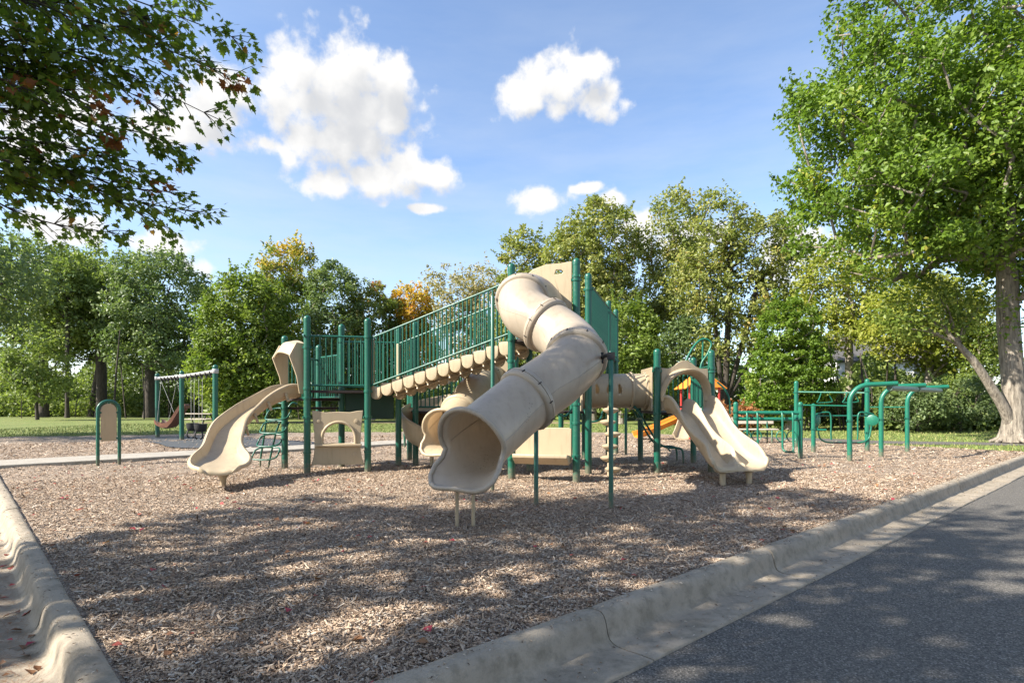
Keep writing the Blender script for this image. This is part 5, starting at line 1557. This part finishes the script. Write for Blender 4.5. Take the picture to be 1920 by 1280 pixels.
# ---- the rising bridge of moulded steps
def bridge():
    s0 = (A2 + B1) / 2; s1 = (T2 + T4) / 2; d = (s1 - s0).normalized(); L_ = (s1 - s0).length; n = Vector((d.y, -d.x, 0))   # n towards the camera
    nst = 12; wd = 0.25
    # one moulded step, built at the origin along local x, y towards the viewer
    mb = MB(); hw = 0.44
    mb.box((0, 0, -0.03), (wd, hw * 2, 0.06), (1, 0, 0), (0, 1, 0))
    for sg in (-1, 1):
        q = wd * 0.46
        shape = [(-q, 0.01), (-q, -0.13)] + arc((0, -0.125), q, 180, 360, 10) + [(q, -0.13), (q, 0.01)]
        mb.panel(shape, [], (0, sg * hw, 0), (1, 0, 0), (0, 0, 1), 0.10)
    step_me = new_mesh('bridge_step', mb.v, mb.f, M['beige'], 40)
    bm = bmesh.new(); bm.from_mesh(step_me); bmesh.ops.recalc_face_normals(bm, faces=bm.faces)
    bmesh.ops.bevel(bm, geom=[e for e in bm.edges if e.is_manifold and e.calc_face_angle(0) > R(40)], offset=0.022, segments=2, affect='EDGES', profile=0.6)
    bm.to_mesh(step_me); bm.free(); step_me.shade_smooth(); step_me.set_sharp_from_angle(angle=R(50))
    root = MB(); za, zb = Z_A + 0.03, 2.44
    # side stringers carry the steps
    for sg in (-1, 1):
        a = s0 + n * 0.36 * sg; b = s1 + n * 0.36 * sg
        root.tube([a + Vector((0, 0, za - 0.14)), b + Vector((0, 0, zb - 0.14))], 0.022, 8)
    br = root.build('bridge', M['beige'], PS, 40, label='sloping bridge of beige moulded steps with green railings')
    yaw = math.atan2(d.y, d.x)
    for i in range(nst):
        f = (i + 0.5) / nst; p = s0 + d * (L_ * f); z = za + (zb - za) * f
        inst('bridge_step', step_me, br, (p.x, p.y, z), (0, 0, yaw))
    for sg, nb in ((1, 34), (-1, 34)):
        a = s0 + n * 0.52 * sg; b = s1 + n * 0.52 * sg
        railing(PS, a, b, za + 0.06, zb + 0.10, 0.92, nb, label='long sloping green railing of the bridge, ' + ('near side' if sg > 0 else 'far side'), inset=0.05)
    # beige entrance uprights at the lower end
    for sg in (-1, 1):
        p = s0 + n * 0.47 * sg + d * 0.05; k = MB(); k.box(p + Vector((0, 0, 2.06)), (0.075, 0.05, 1.02), d, n); k.build('bridge_jamb', M['beige'], PS, 30, 0.012)
    # level bridge running away from the tall tower
    a0, a1 = T3, E1
    railing(PS, T3, E1, 2.52, 2.52, 1.08, 26, label='green railing of the level bridge behind the tall tower')
    railing(PS, T4, E3, 2.52, 2.52, 1.08, 26)
    railing(PS, E1, E2, 2.52, 2.52, 1.05, 10); railing(PS, E3, E4, 2.52, 2.52, 1.05, 10)
    deck(PS, (T3, E1, E3, T4), 2.437, 0.06)
    # narrow barriers at the tall tower
    k = MB(); k.box((E1 + (E2 - E1) * 0.1) + Vector((0, 0, 2.75)), (0.05, 0.2, 0.62)); k.build('bridge_jamb', M['beige'], PS, 30, 0.01)


bridge()

# low railings of the middle tower
railing(PS, F1, F2, 1.24, 1.24, 0.80, 11); railing(PS, F3, F4, 1.24, 1.24, 0.85, 11); railing(PS, F1, F3, 1.24, 1.24, 0.85, 9)
railing(PS, D5, D6, 1.24, 1.24, 0.82, 10); railing(PS, D2, D5, 1.24, 1.24, 0.80, 12)
railing(PS, T2, Vector((0.5, 12.3, 0)), 1.32, 1.32, 0.62, 12)


def curved_slide():
    """open spiral chute seen from behind at the middle tower"""
    pts = []; c = Vector((-1.50, 13.0, 0))
    for i in range(26):
        f = i / 25; a = R(75 + 190 * f)
        pts.append(c + Vector((0.66 * math.cos(a), 0.66 * math.sin(a), 1.16 - 0.86 * f)))
    fr = frames(pts); mb = MB(); rings = []
    for i, (p, t, r_, u) in enumerate(fr):
        f = i / 25
        sec_ = [(x, y * (1.9 if x > 0.2 else 1.0)) for x, y in chute_section(0.25, 0.20 + 0.06 * math.sin(f * 3.1))]
        rings.append([p + r_ * x + Vector((0, 0, y)) for x, y in sec_])
    mb.sweep(rings); s = mb.build('spiral_slide', M['beige'], PS, 60, label='beige open spiral slide behind the bridge')
    k = MB(); k.tube([c + Vector((-0.2, -0.55, 0.3)), c + Vector((-0.2, -0.55, -0.1))], 0.04, 10); k.build('support_leg', M['beige'], s, 50)


curved_slide()


def crawl_tunnel():
    y = 13.2; cz = 1.60; Rr = 0.385; n = 36; mb = MB(); x0, x1 = 1.55, 3.0
    # wall with oval peep holes on the near side
    xs = [x0 + (x1 - x0) * i / 58 for i in range(59)]
    holes = [(1.86, 0.0), (2.12, 0.0), (2.36, 0.0)]
    vid = {}

    def vert(i, k):
        k %= n
        if (i, k) not in vid:
            a = 2 * math.pi * k / n; vid[(i, k)] = len(mb.v)
            mb.v.append(Vector((xs[i], y - Rr * math.cos(a), cz + Rr * math.sin(a))))
        return vid[(i, k)]
    for i in range(58):
        for k in range(n):
            xm = (xs[i] + xs[i + 1]) / 2; a = 2 * math.pi * (k + 0.5) / n
            sy = Rr * (a if a < math.pi else a - 2 * math.pi)
            if any(((xm - hx) / 0.040) ** 2 + ((sy - 0.02) / 0.10) ** 2 < 1 for hx, _ in holes): continue
            mb.f.append([vert(i, k), vert(i + 1, k), vert(i + 1, k + 1), vert(i, k + 1)])
    t_ = mb.build('crawl_tunnel', M['beige'], PS, 80, label='horizontal beige crawl tunnel with oval peep holes')
    so = t_.modifiers.new('wall', 'SOLIDIFY'); so.thickness = 0.014; so.offset = -1
    for xr, w_ in ((2.66, 0.03), (1.60, 0.04), (2.98, 0.04)):
        k = MB(); k.lathe([(Rr - 0.004, -w_), (Rr + 0.03, -w_ * 0.9), (Rr + 0.045, 0), (Rr + 0.03, w_ * 0.9), (Rr - 0.004, w_)], (xr, y, cz), 36, (1, 0, 0))
        # keep the ring hollow
        k.f = k.f[:-2]; k.build('clamp_ring', M['beige'], t_, 60)
    for xp in (1.52, 3.03):
        hole = arc((0, 0.45), Rr - 0.01, 0, 350, 35)
        k = MB(); k.panel([(-0.5, 0), (0.5, 0), (0.5, 0.95), (-0.5, 0.95)], [hole], (xp, y, cz - 0.45), (0, 1, 0), (0, 0, 1), 0.04); k.build('end_panel', M['beige'], t_, 30, 0.01)


crawl_tunnel()


def counter_panel():
    d = (T1 - T2).normalized(); n = Vector((d.y, -d.x, 0)); L_ = (T1 - T2).length; o = T2 + d * 0.08
    Wp = L_ - 0.16
    mb = MB(); mb.panel([(0, 0.03), (0.05, 0), (Wp - 0.05, 0), (Wp, 0.03), (Wp, 0.60), (Wp - 0.05, 0.62), (0.05, 0.62), (0, 0.60)], [], o + Vector((0, 0, 0.28)), d, (0, 0, 1), 0.045)
    p = mb.build('counter_panel', M['beige'], PS, 30, 0.012, label='beige seat panel at the foot of the tall tower')
    k = MB(); k.panel([(0, 0), (0.0, -0.07), (0.10, -0.16), (0.25, -0.03), (0.25, 0.02), (0.22, 0.03)], [], o + d * (Wp / 2) + n * 0.02 + Vector((0, 0, 0.43)), n, (0, 0, 1), Wp - 0.04)
    k.build('ledge', M['beige'], p, 30, 0.012)


counter_panel()


def pod_climber():
    x, y = 1.80, 10.75
    mb = MB(); mb.lathe([(0.055, -0.15), (0.055, 1.30), (0.03, 1.34)], (x, y, 0), 14)
    p = mb.build('pod_climber', M['beige'], PS, 50, label='column of beige stepping pods beside the tall tower')
    for i, z in enumerate((0.10, 0.30, 0.52, 0.74, 0.96, 1.18)):
        a = i * 2.2; k = MB()
        k.lathe([(0.05, -0.055), (0.10, -0.03), (0.145, 0.0), (0.15, 0.025), (0.12, 0.045), (0.055, 0.06)], (x + 0.05 * math.cos(a), y + 0.05 * math.sin(a), z), 18)
        k.build('pod', M['beige'], p, 60)


pod_climber()


def green_pipes():
    # looped climber by the wave slide
    c = A3 + Vector((-0.32, 0.12, 0)); d = Vector((0.80, -0.6, 0)).normalized()
    main = MB()
    main.tube(crom([A3 + Vector((0.0, 0.05, 1.30)), c + d * -0.05 + Vector((0, 0, 1.32)), c + d * -0.18 + Vector((0, 0, 1.0)), c + d * -0.30 + Vector((0, 0, 0.55)), c + d * -0.42 + Vector((0, 0, 0.12)), c + d * -0.42 + Vector((0, 0, -0.1))], 6), 0.020, 8)
    main.tube(crom([A3 + e2 * 0.35 + Vector((0, 0, 1.30)), A3 + e2 * 0.3 + Vector((-0.1, 0, 1.3)), A3 + e2 * 0.3 + Vector((-0.3, -0.1, 0.9)), A3 + e2 * 0.3 + Vector((-0.42, -0.1, 0.5)), A3 + e2 * 0.3 + Vector((-0.55, -0.1, -0.1))], 6), 0.020, 8)
    s = main.build('loop_climber', M['green'], PS, 60, label='green looped pipe climber beside the wave slide')
    for k in range(4):
        o = A3 + Vector((-0.14 - 0.085 * k, 0.02, 1.10 - 0.27 * k)); hw, hh = 0.26 + 0.03 * (k % 2), 0.12
        lp = [o + Vector((1, -0.25, 0)).normalized() * (hw * math.copysign(abs(math.cos(a)) ** 0.55, math.cos(a))) + Vector((0.06 * math.sin(a), 0.12 * math.sin(a), hh * math.copysign(abs(math.sin(a)) ** 0.55, math.sin(a)))) for a in [2 * math.pi * j / 24 for j in range(24)]]
        q = MB(); q.tube(lp, 0.017, 8, closed=True); q.build('loop', M['green'], s, 60)
    # bowed ladder climber behind the right tower
    m2 = MB()
    for dy in (0, 0.5):
        m2.tube(crom([(2.62, 13.0 + dy, 1.28), (2.78, 13.0 + dy, 1.18), (3.02, 13.0 + dy, 0.78), (3.24, 13.0 + dy, 0.45), (3.45, 13.0 + dy, 0.34), (3.66, 13.0 + dy, 0.33), (3.78, 13.0 + dy, 0.26), (3.80, 13.0 + dy, -0.1)], 6), 0.024, 8)
    b = m2.build('bowed_climber', M['green'], PS, 60, label='green bowed ladder climber behind the right tower')
    for (x, z) in ((2.74, 1.2), (2.9, 0.98), (3.05, 0.73), (3.22, 0.48), (3.45, 0.34)):
        q = MB(); q.tube([(x, 12.82, z - 0.06), (x, 13.0, z), (x, 13.5, z), (x - 0.02, 13.68, z - 0.06)], 0.018, 8); q.build('rung', M['green'], b, 60)
    # tall hooped handrail above the right tower
    m3 = MB()
    m3.tube(crom([(3.66, 12.5, 1.9), (3.68, 12.5, 2.15), (3.85, 12.55, 2.48), (4.02, 12.6, 2.66), (4.16, 12.6, 2.70), (4.28, 12.6, 2.60), (4.20, 12.6, 2.38), (4.06, 12.6, 2.14), (4.03, 12.6, 1.7)], 6), 0.022, 8)
    m3.tube([(4.10, 12.62, 2.68), (4.10, 12.62, 1.15)], 0.022, 8)
    m3.build('hooped_handrail', M['green2'], PS, 60, label='green hooped handrail above the right tower')
    # curved hand hold on the far right of the right tower
    m4 = MB(); m4.tube(crom([(4.2, 12.0, 1.75), (4.34, 12.0, 1.62), (4.44, 12.0, 1.42), (4.46, 12.0, 1.1)], 5), 0.02, 8); m4.build('hand_hold', M['green'], PS, 60)
    # small leaf climber pieces under the decks
    m5 = MB()
    m5.tube(crom([(0.55, 12.2, 1.2), (0.70, 12.1, 1.02), (0.9, 12.1, 1.1), (1.1, 12.15, 1.05), (1.25, 12.2, 1.2)], 6), 0.02, 8)
    m5.tube(crom([(1.5, 12.3, 1.2), (1.62, 12.2, 0.95), (1.82, 12.2, 0.98), (1.9, 12.3, 1.15)], 6), 0.02, 8)
    m5.build('hand_loops', M['green'], PS, 60)
    # chain of thin posts on the far side
    for (x, y, h) in ((2.93, 15.1, 1.55), (-0.3, 15.5, 1.1), (-3.2, 17.5, 0.9)):
        post(PS, x, y, h, 0.035)


green_pipes()
# ------------------------------------------------------------------ free-standing equipment
def sign_panel():
    a = Vector((-8.86, 12.55, 0)); b = Vector((-8.62, 12.88, 0)); d = (b - a).normalized(); w = (b - a).length; H = 1.40
    root = empty('hooped_board', (a + b) / 2, 'green hooped frame holding a plain beige panel by the walk', 'board')
    mb = MB(); r = w / 2; c = (a + b) / 2
    path = [a + Vector((0, 0, -0.15)), a + Vector((0, 0, 0.5)), a + Vector((0, 0, H - r - 0.03))]
    path += [c + d * (r * math.cos(R(q))) + Vector((0, 0, H - r - 0.03 + r * math.sin(R(q)))) for q in range(172, 0, -12)]
    path += [b + Vector((0, 0, H - r - 0.03)), b + Vector((0, 0, 0.5)), b + Vector((0, 0, -0.15))]
    mb.tube(path, 0.034, 12); mb.build('frame', M['green'], root, 60)
    q = w / 2 - 0.055; z0 = 0.50
    shape = [(-q, z0), (q, z0), (q, H - r - 0.03)] + arc((0, H - r - 0.03), q, 10, 170, 12) + [(-q, H - r - 0.03)]
    p = MB(); p.panel(shape, [], c, d, (0, 0, 1), 0.025); p.build('panel', M['beige'], root, 30, 0.006)
    for (s, z) in ((-1, 0.56), (1, 0.56), (-1, 1.12), (1, 1.12)):
        t = MB(); t.box(c + d * s * (q + 0.012) + Vector((0, 0, z)), (0.05, 0.035, 0.035), d, Vector((d.y, -d.x, 0))); t.build('bracket', M['green'], root, 30, 0.005)
    t = MB(); t.box(c + Vector((0, 0, H - 0.065)), (0.035, 0.035, 0.05), d, Vector((d.y, -d.x, 0))); t.build('bracket', M['green'], root, 30, 0.005)


sign_panel()


def swings():
    P1 = Vector((-13.72, 22.7, 0)); P2 = Vector((-11.82, 21.0, 0)); P3 = Vector((-9.0, 17.8, 0)); H = 2.5
    root = empty('swing_frame', P2, 'swing set of three green posts and a galvanised top pipe', 'swing set')
    for p in (P1, P2, P3): post(root, p.x, p.y, H, 0.078, (), name='post')
    for a, b in ((P1, P2), (P2, P3)):
        mb = MB(); d = (b - a).normalized()
        mb.tube([a + d * 0.02 + Vector((0, 0, H - 0.20)), b - d * 0.02 + Vector((0, 0, H - 0.20))], 0.052, 12); bm_ = mb.build('top_pipe', M['galv'], root, 60)
        for f in (0.2, 0.34, 0.48, 0.62, 0.76, 0.88):
            k = MB(); q = a + (b - a) * f; k.box(q + Vector((0, 0, H - 0.24)), (0.07, 0.2, 0.12), d); k.tube([q + Vector((0, 0, H - 0.28)), q + Vector((0, 0, H - 0.38))], 0.025, 6); k.build('hanger', M['black'], bm_, 40)
    for p in (P1, P2, P3):
        k = MB(); k.lathe([(0.080, -0.07), (0.092, -0.06), (0.092, 0.06), (0.080, 0.07)], (p.x, p.y, H - 0.20), 16); k.build('collar', M['galv'], root, 50)

    def chain(mb, a, b, r=0.006):
        mb.tube([a, b], r, 5, cap=False)
    # reclined support swing
    d = (P2 - P1).normalized(); c = P1 + d * 1.25
    rt = empty('support_swing', (c.x, c.y, 0), 'brown reclined moulded swing seat hanging in the far bay', 'swing')
    n = Vector((0.80, -0.25, 0)).normalized(); mb = MB(); rows = []
    for (x, z, w) in ((-0.52, 0.62, 0.17), (-0.36, 0.55, 0.2), (-0.1, 0.47, 0.22), (0.14, 0.50, 0.22), (0.34, 0.68, 0.21), (0.56, 0.98, 0.2), (0.72, 1.20, 0.17)):
        sd = Vector((-n.y, n.x, 0)); p = c + n * x + Vector((0, 0, z))
        rows.append([p + sd * a * w + Vector((0, 0, b)) for a, b in ((-1, 0.12), (-0.85, 0.0), (0, -0.03), (0.85, 0.0), (1, 0.12), (1.08, 0.12), (0.95, -0.05), (0, -0.08), (-0.95, -0.05), (-1.08, 0.12))])
    mb.sweep(rows); mb.build('seat', M['brownplastic'], rt, 60)
    k = MB(); k.box(c + n * 0.78 + Vector((0, 0, 1.22)), (0.22, 0.36, 0.16), n); k.build('headrest', M['brownplastic'], rt, 30, 0.04)
    k = MB()
    for s_ in (-0.24, 0.24):
        sd = Vector((-n.y, n.x, 0)) * s_
        chain(k, c + n * -0.3 + sd + Vector((0, 0, 0.6)), c + sd + d * s_ + Vector((0, 0, 2.15))); chain(k, c + n * 0.5 + sd + Vector((0, 0, 1.0)), c + sd + d * s_ + Vector((0, 0, 2.15)))
    k.build('chain', M['galv'], rt, 80)
    # two bucket swings
    d2 = (P3 - P2).normalized()
    for f, lab in ((0.36, 'left of the two black bucket swings in the near bay'), (0.60, 'right of the two black bucket swings in the near bay')):
        c = P2 + d2 * (P3 - P2).length * f
        rt = empty('bucket_swing', (c.x, c.y, 0), lab, 'swing', 'bucket swings')
        mb = MB(); mb.lathe([(0.11, 0.40), (0.155, 0.42), (0.185, 0.52), (0.20, 0.66), (0.185, 0.665), (0.17, 0.54), (0.12, 0.46)], (c.x, c.y, 0), 18); mb.build('seat', M['black'], rt, 60)
        k = MB()
        for s_ in (-1, 1):
            chain(k, c + d2 * 0.2 * s_ + Vector((0, 0, 0.66)), c + d2 * 0.22 * s_ + Vector((0, 0, 2.15)))
        k.build('chain', M['galv'], rt, 80)
        k = MB()
        for s_ in (-1, 1):
            k.tube(crom([c + Vector((0.1 * s_, -0.1, 0.42)), c + Vector((0.13 * s_, -0.12, 0.25)), c + Vector((0.05 * s_, -0.1, 0.18))], 4), 0.03, 6)
        k.build('leg_strap', M['black'], rt, 60)


swings()


def picnic_table():
    c = Vector((-18.2, 34.0, 0)); root = empty('picnic_table', c, 'grey picnic table on the lawn behind the swings', 'table')
    for k in range(4):
        mb = MB(); mb.box(c + Vector((0, -0.3 + 0.2 * k, 0.75)), (1.8, 0.18, 0.045)); mb.build('plank', M['benchplank'], root, 30, 0.005)
    for y in (-0.7, 0.7):
        mb = MB(); mb.box(c + Vector((0, y, 0.44)), (1.8, 0.24, 0.045)); mb.build('bench_plank', M['benchplank'], root, 30, 0.005)
    for x in (-0.6, 0.6):
        mb = MB()
        for s_ in (-1, 1): mb.tube([c + Vector((x, 0.25 * s_, 0.72)), c + Vector((x, 0.75 * s_, 0.0))], 0.035, 8)
        mb.tube([c + Vector((x, -0.8, 0.40)), c + Vector((x, 0.8, 0.40))], 0.03, 8); mb.build('leg', M['black'], root, 50)


picnic_table()


def bench():
    c = Vector((8.2, 19.9, 0)); root = empty('park_bench', c, 'beige plank bench with green legs behind the press station', 'bench')
    d = Vector((1, 0.02, 0)).normalized(); n = Vector((0.02, -1, 0))
    for (y, z, w, h, nm) in ((0.22, 0.70, 0.035, 0.20, 'backrest'), (0.0, 0.44, 0.16, 0.04, 'seat_plank'), (0.0, 0.44, 0.16, 0.04, 'seat_plank')):
        pass
    mb = MB(); mb.box(c - n * 0.22 + Vector((0, 0, 0.74)), (1.55, 0.035, 0.22), d, n); mb.build('backrest', M['benchplank'], root, 30, 0.006)
    for k in (-1, 1):
        mb = MB(); mb.box(c + n * 0.09 * k + Vector((0, 0, 0.45)), (1.55, 0.165, 0.04), d, n); mb.build('seat_plank', M['benchplank'], root, 30, 0.006)
    for k in (-1, 1):
        mb = MB(); q = c + d * 0.55 * k
        mb.tube([q - n * 0.19 + Vector((0, 0, -0.1)), q - n * 0.19 + Vector((0, 0, 0.5)), q - n * 0.24 + Vector((0, 0, 0.82))], 0.026, 8)
        mb.tube([q + n * 0.16 + Vector((0, 0, -0.1)), q + n * 0.16 + Vector((0, 0, 0.42)), q - n * 0.19 + Vector((0, 0, 0.42))], 0.026, 8)
        mb.build('leg', M['green'], root, 60)


bench()


def exercise():
    # leg press station: two posts, twin beams, four hanging foot arms
    G1 = Vector((7.03, 14.3, 0)); G2 = Vector((5.55, 14.55, 0)); d = (G1 - G2).normalized(); n = Vector((d.y, -d.x, 0))
    r = empty('press_station', (G1 + G2) / 2, 'green exercise station with twin beams and hanging foot arms', 'exercise station')
    post(r, G1.x, G1.y, 1.36, 0.056, (1.27, 0.95), 'green2'); post(r, G2.x, G2.y, 1.36, 0.056, (1.1, 0.95), 'green2')
    for z in (1.09, 0.935):
        k = MB(); k.tube([G2 + Vector((0, 0, z)), G1 + Vector((0, 0, z))], 0.045, 12); k.build('beam', M['green2'], r, 50)
    for i, f in enumerate((0.16, 0.32, 0.70, 0.86)):
        q = G2 + (G1 - G2) * f; sg = -1 if i % 2 else 1
        k = MB(); k.tube(crom([q + Vector((0, 0, 1.10)), q + n * 0.10 + Vector((0, 0, 1.09)), q + n * 0.15 + Vector((0, 0, 0.9)), q + n * 0.15 + Vector((0, 0, 0.5)), q + n * 0.18 + Vector((0, 0, 0.22)), q + n * 0.28 + d * 0.06 * sg + Vector((0, 0, 0.16))], 5), 0.026, 8)
        a = k.build('foot_arm', M['green2'], r, 60)
        k = MB(); k.box(q + n * 0.30 + d * 0.09 * sg + Vector((0, 0, 0.155)), (0.16, 0.10, 0.05), d, n); k.build('pedal', M['green'], a, 30, 0.01)
        k = MB(); cc = q + n * 0.04 + Vector((0, 0, 0.52)); k.tube([cc + d * 0.11 * math.cos(u) + Vector((0, 0, 0.13 * math.sin(u))) for u in [2 * math.pi * j / 18 for j in range(18)]], 0.014, 6, closed=True); k.build('hand_ring', M['green2'], a, 60)
    # pull-up station
    G3 = Vector((8.77, 18.1, 0)); G4 = Vector((10.05, 16.6, 0)); G5 = Vector((8.22, 16.0, 0))
    r = empty('pull_up_station', G3, 'tall green posts joined by a thin pull up bar with hanging grips', 'exercise station')
    post(r, G3.x, G3.y, 2.02, 0.062, (1.66,), 'green2'); post(r, G4.x, G4.y, 2.02, 0.062, (1.66, 1.05, 0.5), 'green2'); post(r, G5.x, G5.y, 1.32, 0.056, (0.62,), 'green2')
    k = MB(); k.tube([G3 + Vector((0, 0, 1.68)), G4 + Vector((0, 0, 1.62))], 0.024, 8); bar = k.build('pull_up_bar', M['green2'], r, 60)
    for f in (0.42, 0.78):
        q = G3 + (G4 - G3) * f + Vector((0, 0, 1.64)); dx = Vector((1, 0, 0))
        k = MB(); k.tube(crom([q + dx * -0.10, q + dx * -0.17 + Vector((0, 0, -0.2)), q + dx * -0.22 + Vector((0, 0, -0.29)), q + Vector((0, 0, -0.29)), q + dx * 0.2 + Vector((0, 0, -0.27)), q + dx * 0.22 + Vector((0, 0, -0.22)), q + dx * 0.10], 4), 0.016, 6); k.build('grip', M['green2'], bar, 60)
    k = MB(); k.tube([G5 + Vector((0, 0, 0.60)), G5 + Vector((0.32, -0.05, 0.60))], 0.03, 8); k.build('step', M['green2'], r, 50)
    # stepper between two looped arms
    c = Vector((9.15, 16.2, 0)); r = empty('air_walker', c, 'green air walker with two looped arms, round pads and low footboards', 'exercise station')
    for s_ in (-1, 1):
        q = c + Vector((0.50 * s_, -0.05, 0)); k = MB()
        k.tube(crom([q + Vector((-0.30 * s_ * -1, 0, 1.02)), q + Vector((0.02 * s_, 0, 1.08)), q + Vector((-0.12 * s_, 0, 1.0)), q + Vector((-0.13 * s_, 0, 0.5)), q + Vector((-0.14 * s_, 0, 0.32))], 5), 0.022, 8)
        k.tube(crom([q + Vector((0.28 * s_, 0, 0.98)), q + Vector((0.22 * s_, 0, 0.55)), q + Vector((0.16 * s_, 0, 0.35)), q + Vector((-0.05 * s_, 0, 0.25)), q + Vector((-0.42 * s_, 0, 0.25))], 5), 0.022, 8)
        a = k.build('looped_arm', M['green2'], r, 60)
        k = MB(); k.lathe([(0.13, -0.04), (0.15, -0.03), (0.15, 0.03), (0.13, 0.04)], q + Vector((0.26 * s_, -0.02, 0.86)), 18, (0.8 * s_, 1, 0)); k.build('pad', M['green2'], a, 50)
        k = MB(); k.box(q + Vector((-0.33 * s_, 0, 0.24)), (0.30, 0.16, 0.04)); k.build('footboard', M['black'], a, 30, 0.008)
    k = MB(); k.tube([c + Vector((-0.8, 0, 0.98)), c + Vector((0.8, 0, 0.98))], 0.02, 8); k.build('axle', M['green2'], r, 60)
    # overhead roller bars on three bent posts
    J = [Vector((7.77, 13.5, 0)), Vector((9.25, 14.7, 0)), Vector((10.78, 16.0, 0))]; H = 1.80
    r = empty('overhead_bars', J[1], 'three green bent posts reaching right with grey overhead roller bars', 'exercise station')
    ends = []
    for q in J:
        k = MB(); dx = Vector((0.97, -0.22, 0)).normalized()
        pth = [q + Vector((0, 0, -0.15)), q + Vector((0, 0, 0.6)), q + Vector((0, 0, H - 0.50))] + [q + dx * (0.42 * (1 - math.cos(R(a)))) + Vector((0, 0, H - 0.47 + 0.42 * math.sin(R(a)))) for a in range(12, 91, 13)]
        e = q + dx * 0.98 + Vector((0, 0, H - 0.03)); pth += [q + dx * 0.6 + Vector((0, 0, H - 0.045)), e]
        k.tube(pth, 0.055, 14); a = k.build('bent_post', M['green2'], r, 60)
        inst('clamp', clamp_mesh(0.055), a, q + Vector((0, 0, 0.92)), (0, 0, 0.3)); ends.append(q + dx * 0.80 + Vector((0, 0, H - 0.13)))
    for a, b in ((ends[0], ends[1]), (ends[1], ends[2])):
        k = MB(); v = (b - a); k.tube([a + v * 0.03, b - v * 0.03], 0.062, 14); k.build('roller', M['roller'], r, 50, label='grey green roller')
    k = MB(); k.tube([J[0] + Vector((0, 0, 1.26)), G1 + Vector((0, 0, 1.28))], 0.016, 6); k.build('tie_bar', M['green2'], r, 60); k = MB(); k.tube([J[2] + Vector((0, 0, 1.22)), G4 + Vector((0, 0, 1.22))], 0.016, 6); k.build('tie_bar', M['green2'], r, 60)


exercise()


def toddler_set():
    c = Vector((7.2, 22.5, 0)); r = empty('toddler_structure', c, 'small red posted play tower with orange roof seen through the arch', 'playground')
    for dx in (-0.55, 0.55):
        for dy in (-0.55, 0.55): post(r, c.x + dx, c.y + dy, 1.95, 0.045, mat='red')
    mb = MB(); mb.box(c + Vector((0, 0, 0.62)), (1.15, 1.15, 0.07)); mb.build('deck', M['deck'], r, 30)
    for sg in (-1, 1):
        mb = MB(); mb.panel([(-0.8, 0), (0.8, 0), (0.8, 0.035), (-0.8, 0.035)], [], c + Vector((0.37 * sg, 0, 2.14)), (0, 1, 0), (0.62 * sg, 0, -0.50), 0.05)
        mb = MB(); a = c + Vector((0, 0, 2.48)); b = c + Vector((0.78 * sg, 0, 1.88)); mb.box((a + b) / 2, ((b - a).length, 1.5, 0.04), (b - a), (0, 1, 0)); mb.build('roof_panel', M['orange'], r, 30, 0.01)
    mb = MB(); mb.panel([(-0.7, 0), (0.7, 0), (0.0, 0.52)], [], c + Vector((0, -0.68, 1.93)), (1, 0, 0), (0, 0, 1), 0.03); mb.build('gable', M['orange'], r, 30)
    mb = MB(); mb.panel([(-0.5, 0), (0.5, 0), (0.5, 0.5), (-0.5, 0.5)], [], c + Vector((0, -0.55, 0.68)), (1, 0, 0), (0, 0, 1), 0.03); mb.build('guard_panel', M['white'], r, 30, 0.01)
    for (s, e, w, m_, nm) in (((6.55, 22.3, 0.72), (4.6, 21.6, 0.10), 0.24, 'orange', 'orange_slide'), ((6.6, 21.9, 0.72), (5.9, 20.4, 0.10), 0.26, 'beige', 'beige_slide')):
        s, e = Vector(s), Vector(e); pts = crom([s, s + (e - s) * 0.12 + Vector((0, 0, 0.04)), s + (e - s) * 0.45 + Vector((0, 0, 0.0)), s + (e - s) * 0.8 + Vector((0, 0, -0.03)), e], 4)
        mb = MB(); mb.sweep([[p + q * x + u * y for x, y in chute_section(w, 0.18)] for p, t, q, u in frames(pts)]); mb.build('slide', M[m_], r, 60, label=nm.replace('_', ' '))


toddler_set()


def house():
    c = Vector((31.5, 52, 0)); r = empty('white_house', c, 'white sided house glimpsed through the trees on the right', 'house')
    w, dp, h = 9.0, 7.0, 5.0
    mb = MB(); mb.box(c + Vector((0, 0, h / 2)), (w, dp, h)); mb.panel([(-dp / 2, 0), (dp / 2, 0), (0, 2.2)], [], c + Vector((-w / 2 + 0.05, 0, h)), (0, 1, 0), (0, 0, 1), 0.1); mb.panel([(-dp / 2, 0), (dp / 2, 0), (0, 2.2)], [], c + Vector((w / 2 - 0.05, 0, h)), (0, 1, 0), (0, 0, 1), 0.1)
    mb.build('wall', M['white'], r, 30)
    for k in range(20):
        q = MB(); q.box(c + Vector((0, -dp / 2 - 0.012, 0.25 * k + 0.12)), (w, 0.02, 0.236)); q.build('siding_board', M['white'], r, 30)
    for sg in (-1, 1):
        a = Vector((0, sg * (dp / 2 + 0.4), h - 0.2)); b = Vector((0, 0, h + 2.25)); q = MB(); q.box(c + (a + b) / 2, (w + 0.8, (b - a).length, 0.14), (1, 0, 0), (b - a)); q.build('roof', M['shingle'], r, 30)
    for x in (-3.0, -0.6, 2.2):
        for z in (1.6, 3.9):
            q = MB(); q.box(c + Vector((x, -dp / 2 - 0.05, z)), (1.15, 0.08, 1.4)); wn = q.build('window', M['white'], r, 30)
            for sx in (-1, 1):
                q = MB(); q.box(c + Vector((x + 0.27 * sx, -dp / 2 - 0.095, z)), (0.46, 0.01, 1.2)); q.build('pane', M['glass'], wn, 30)


house()
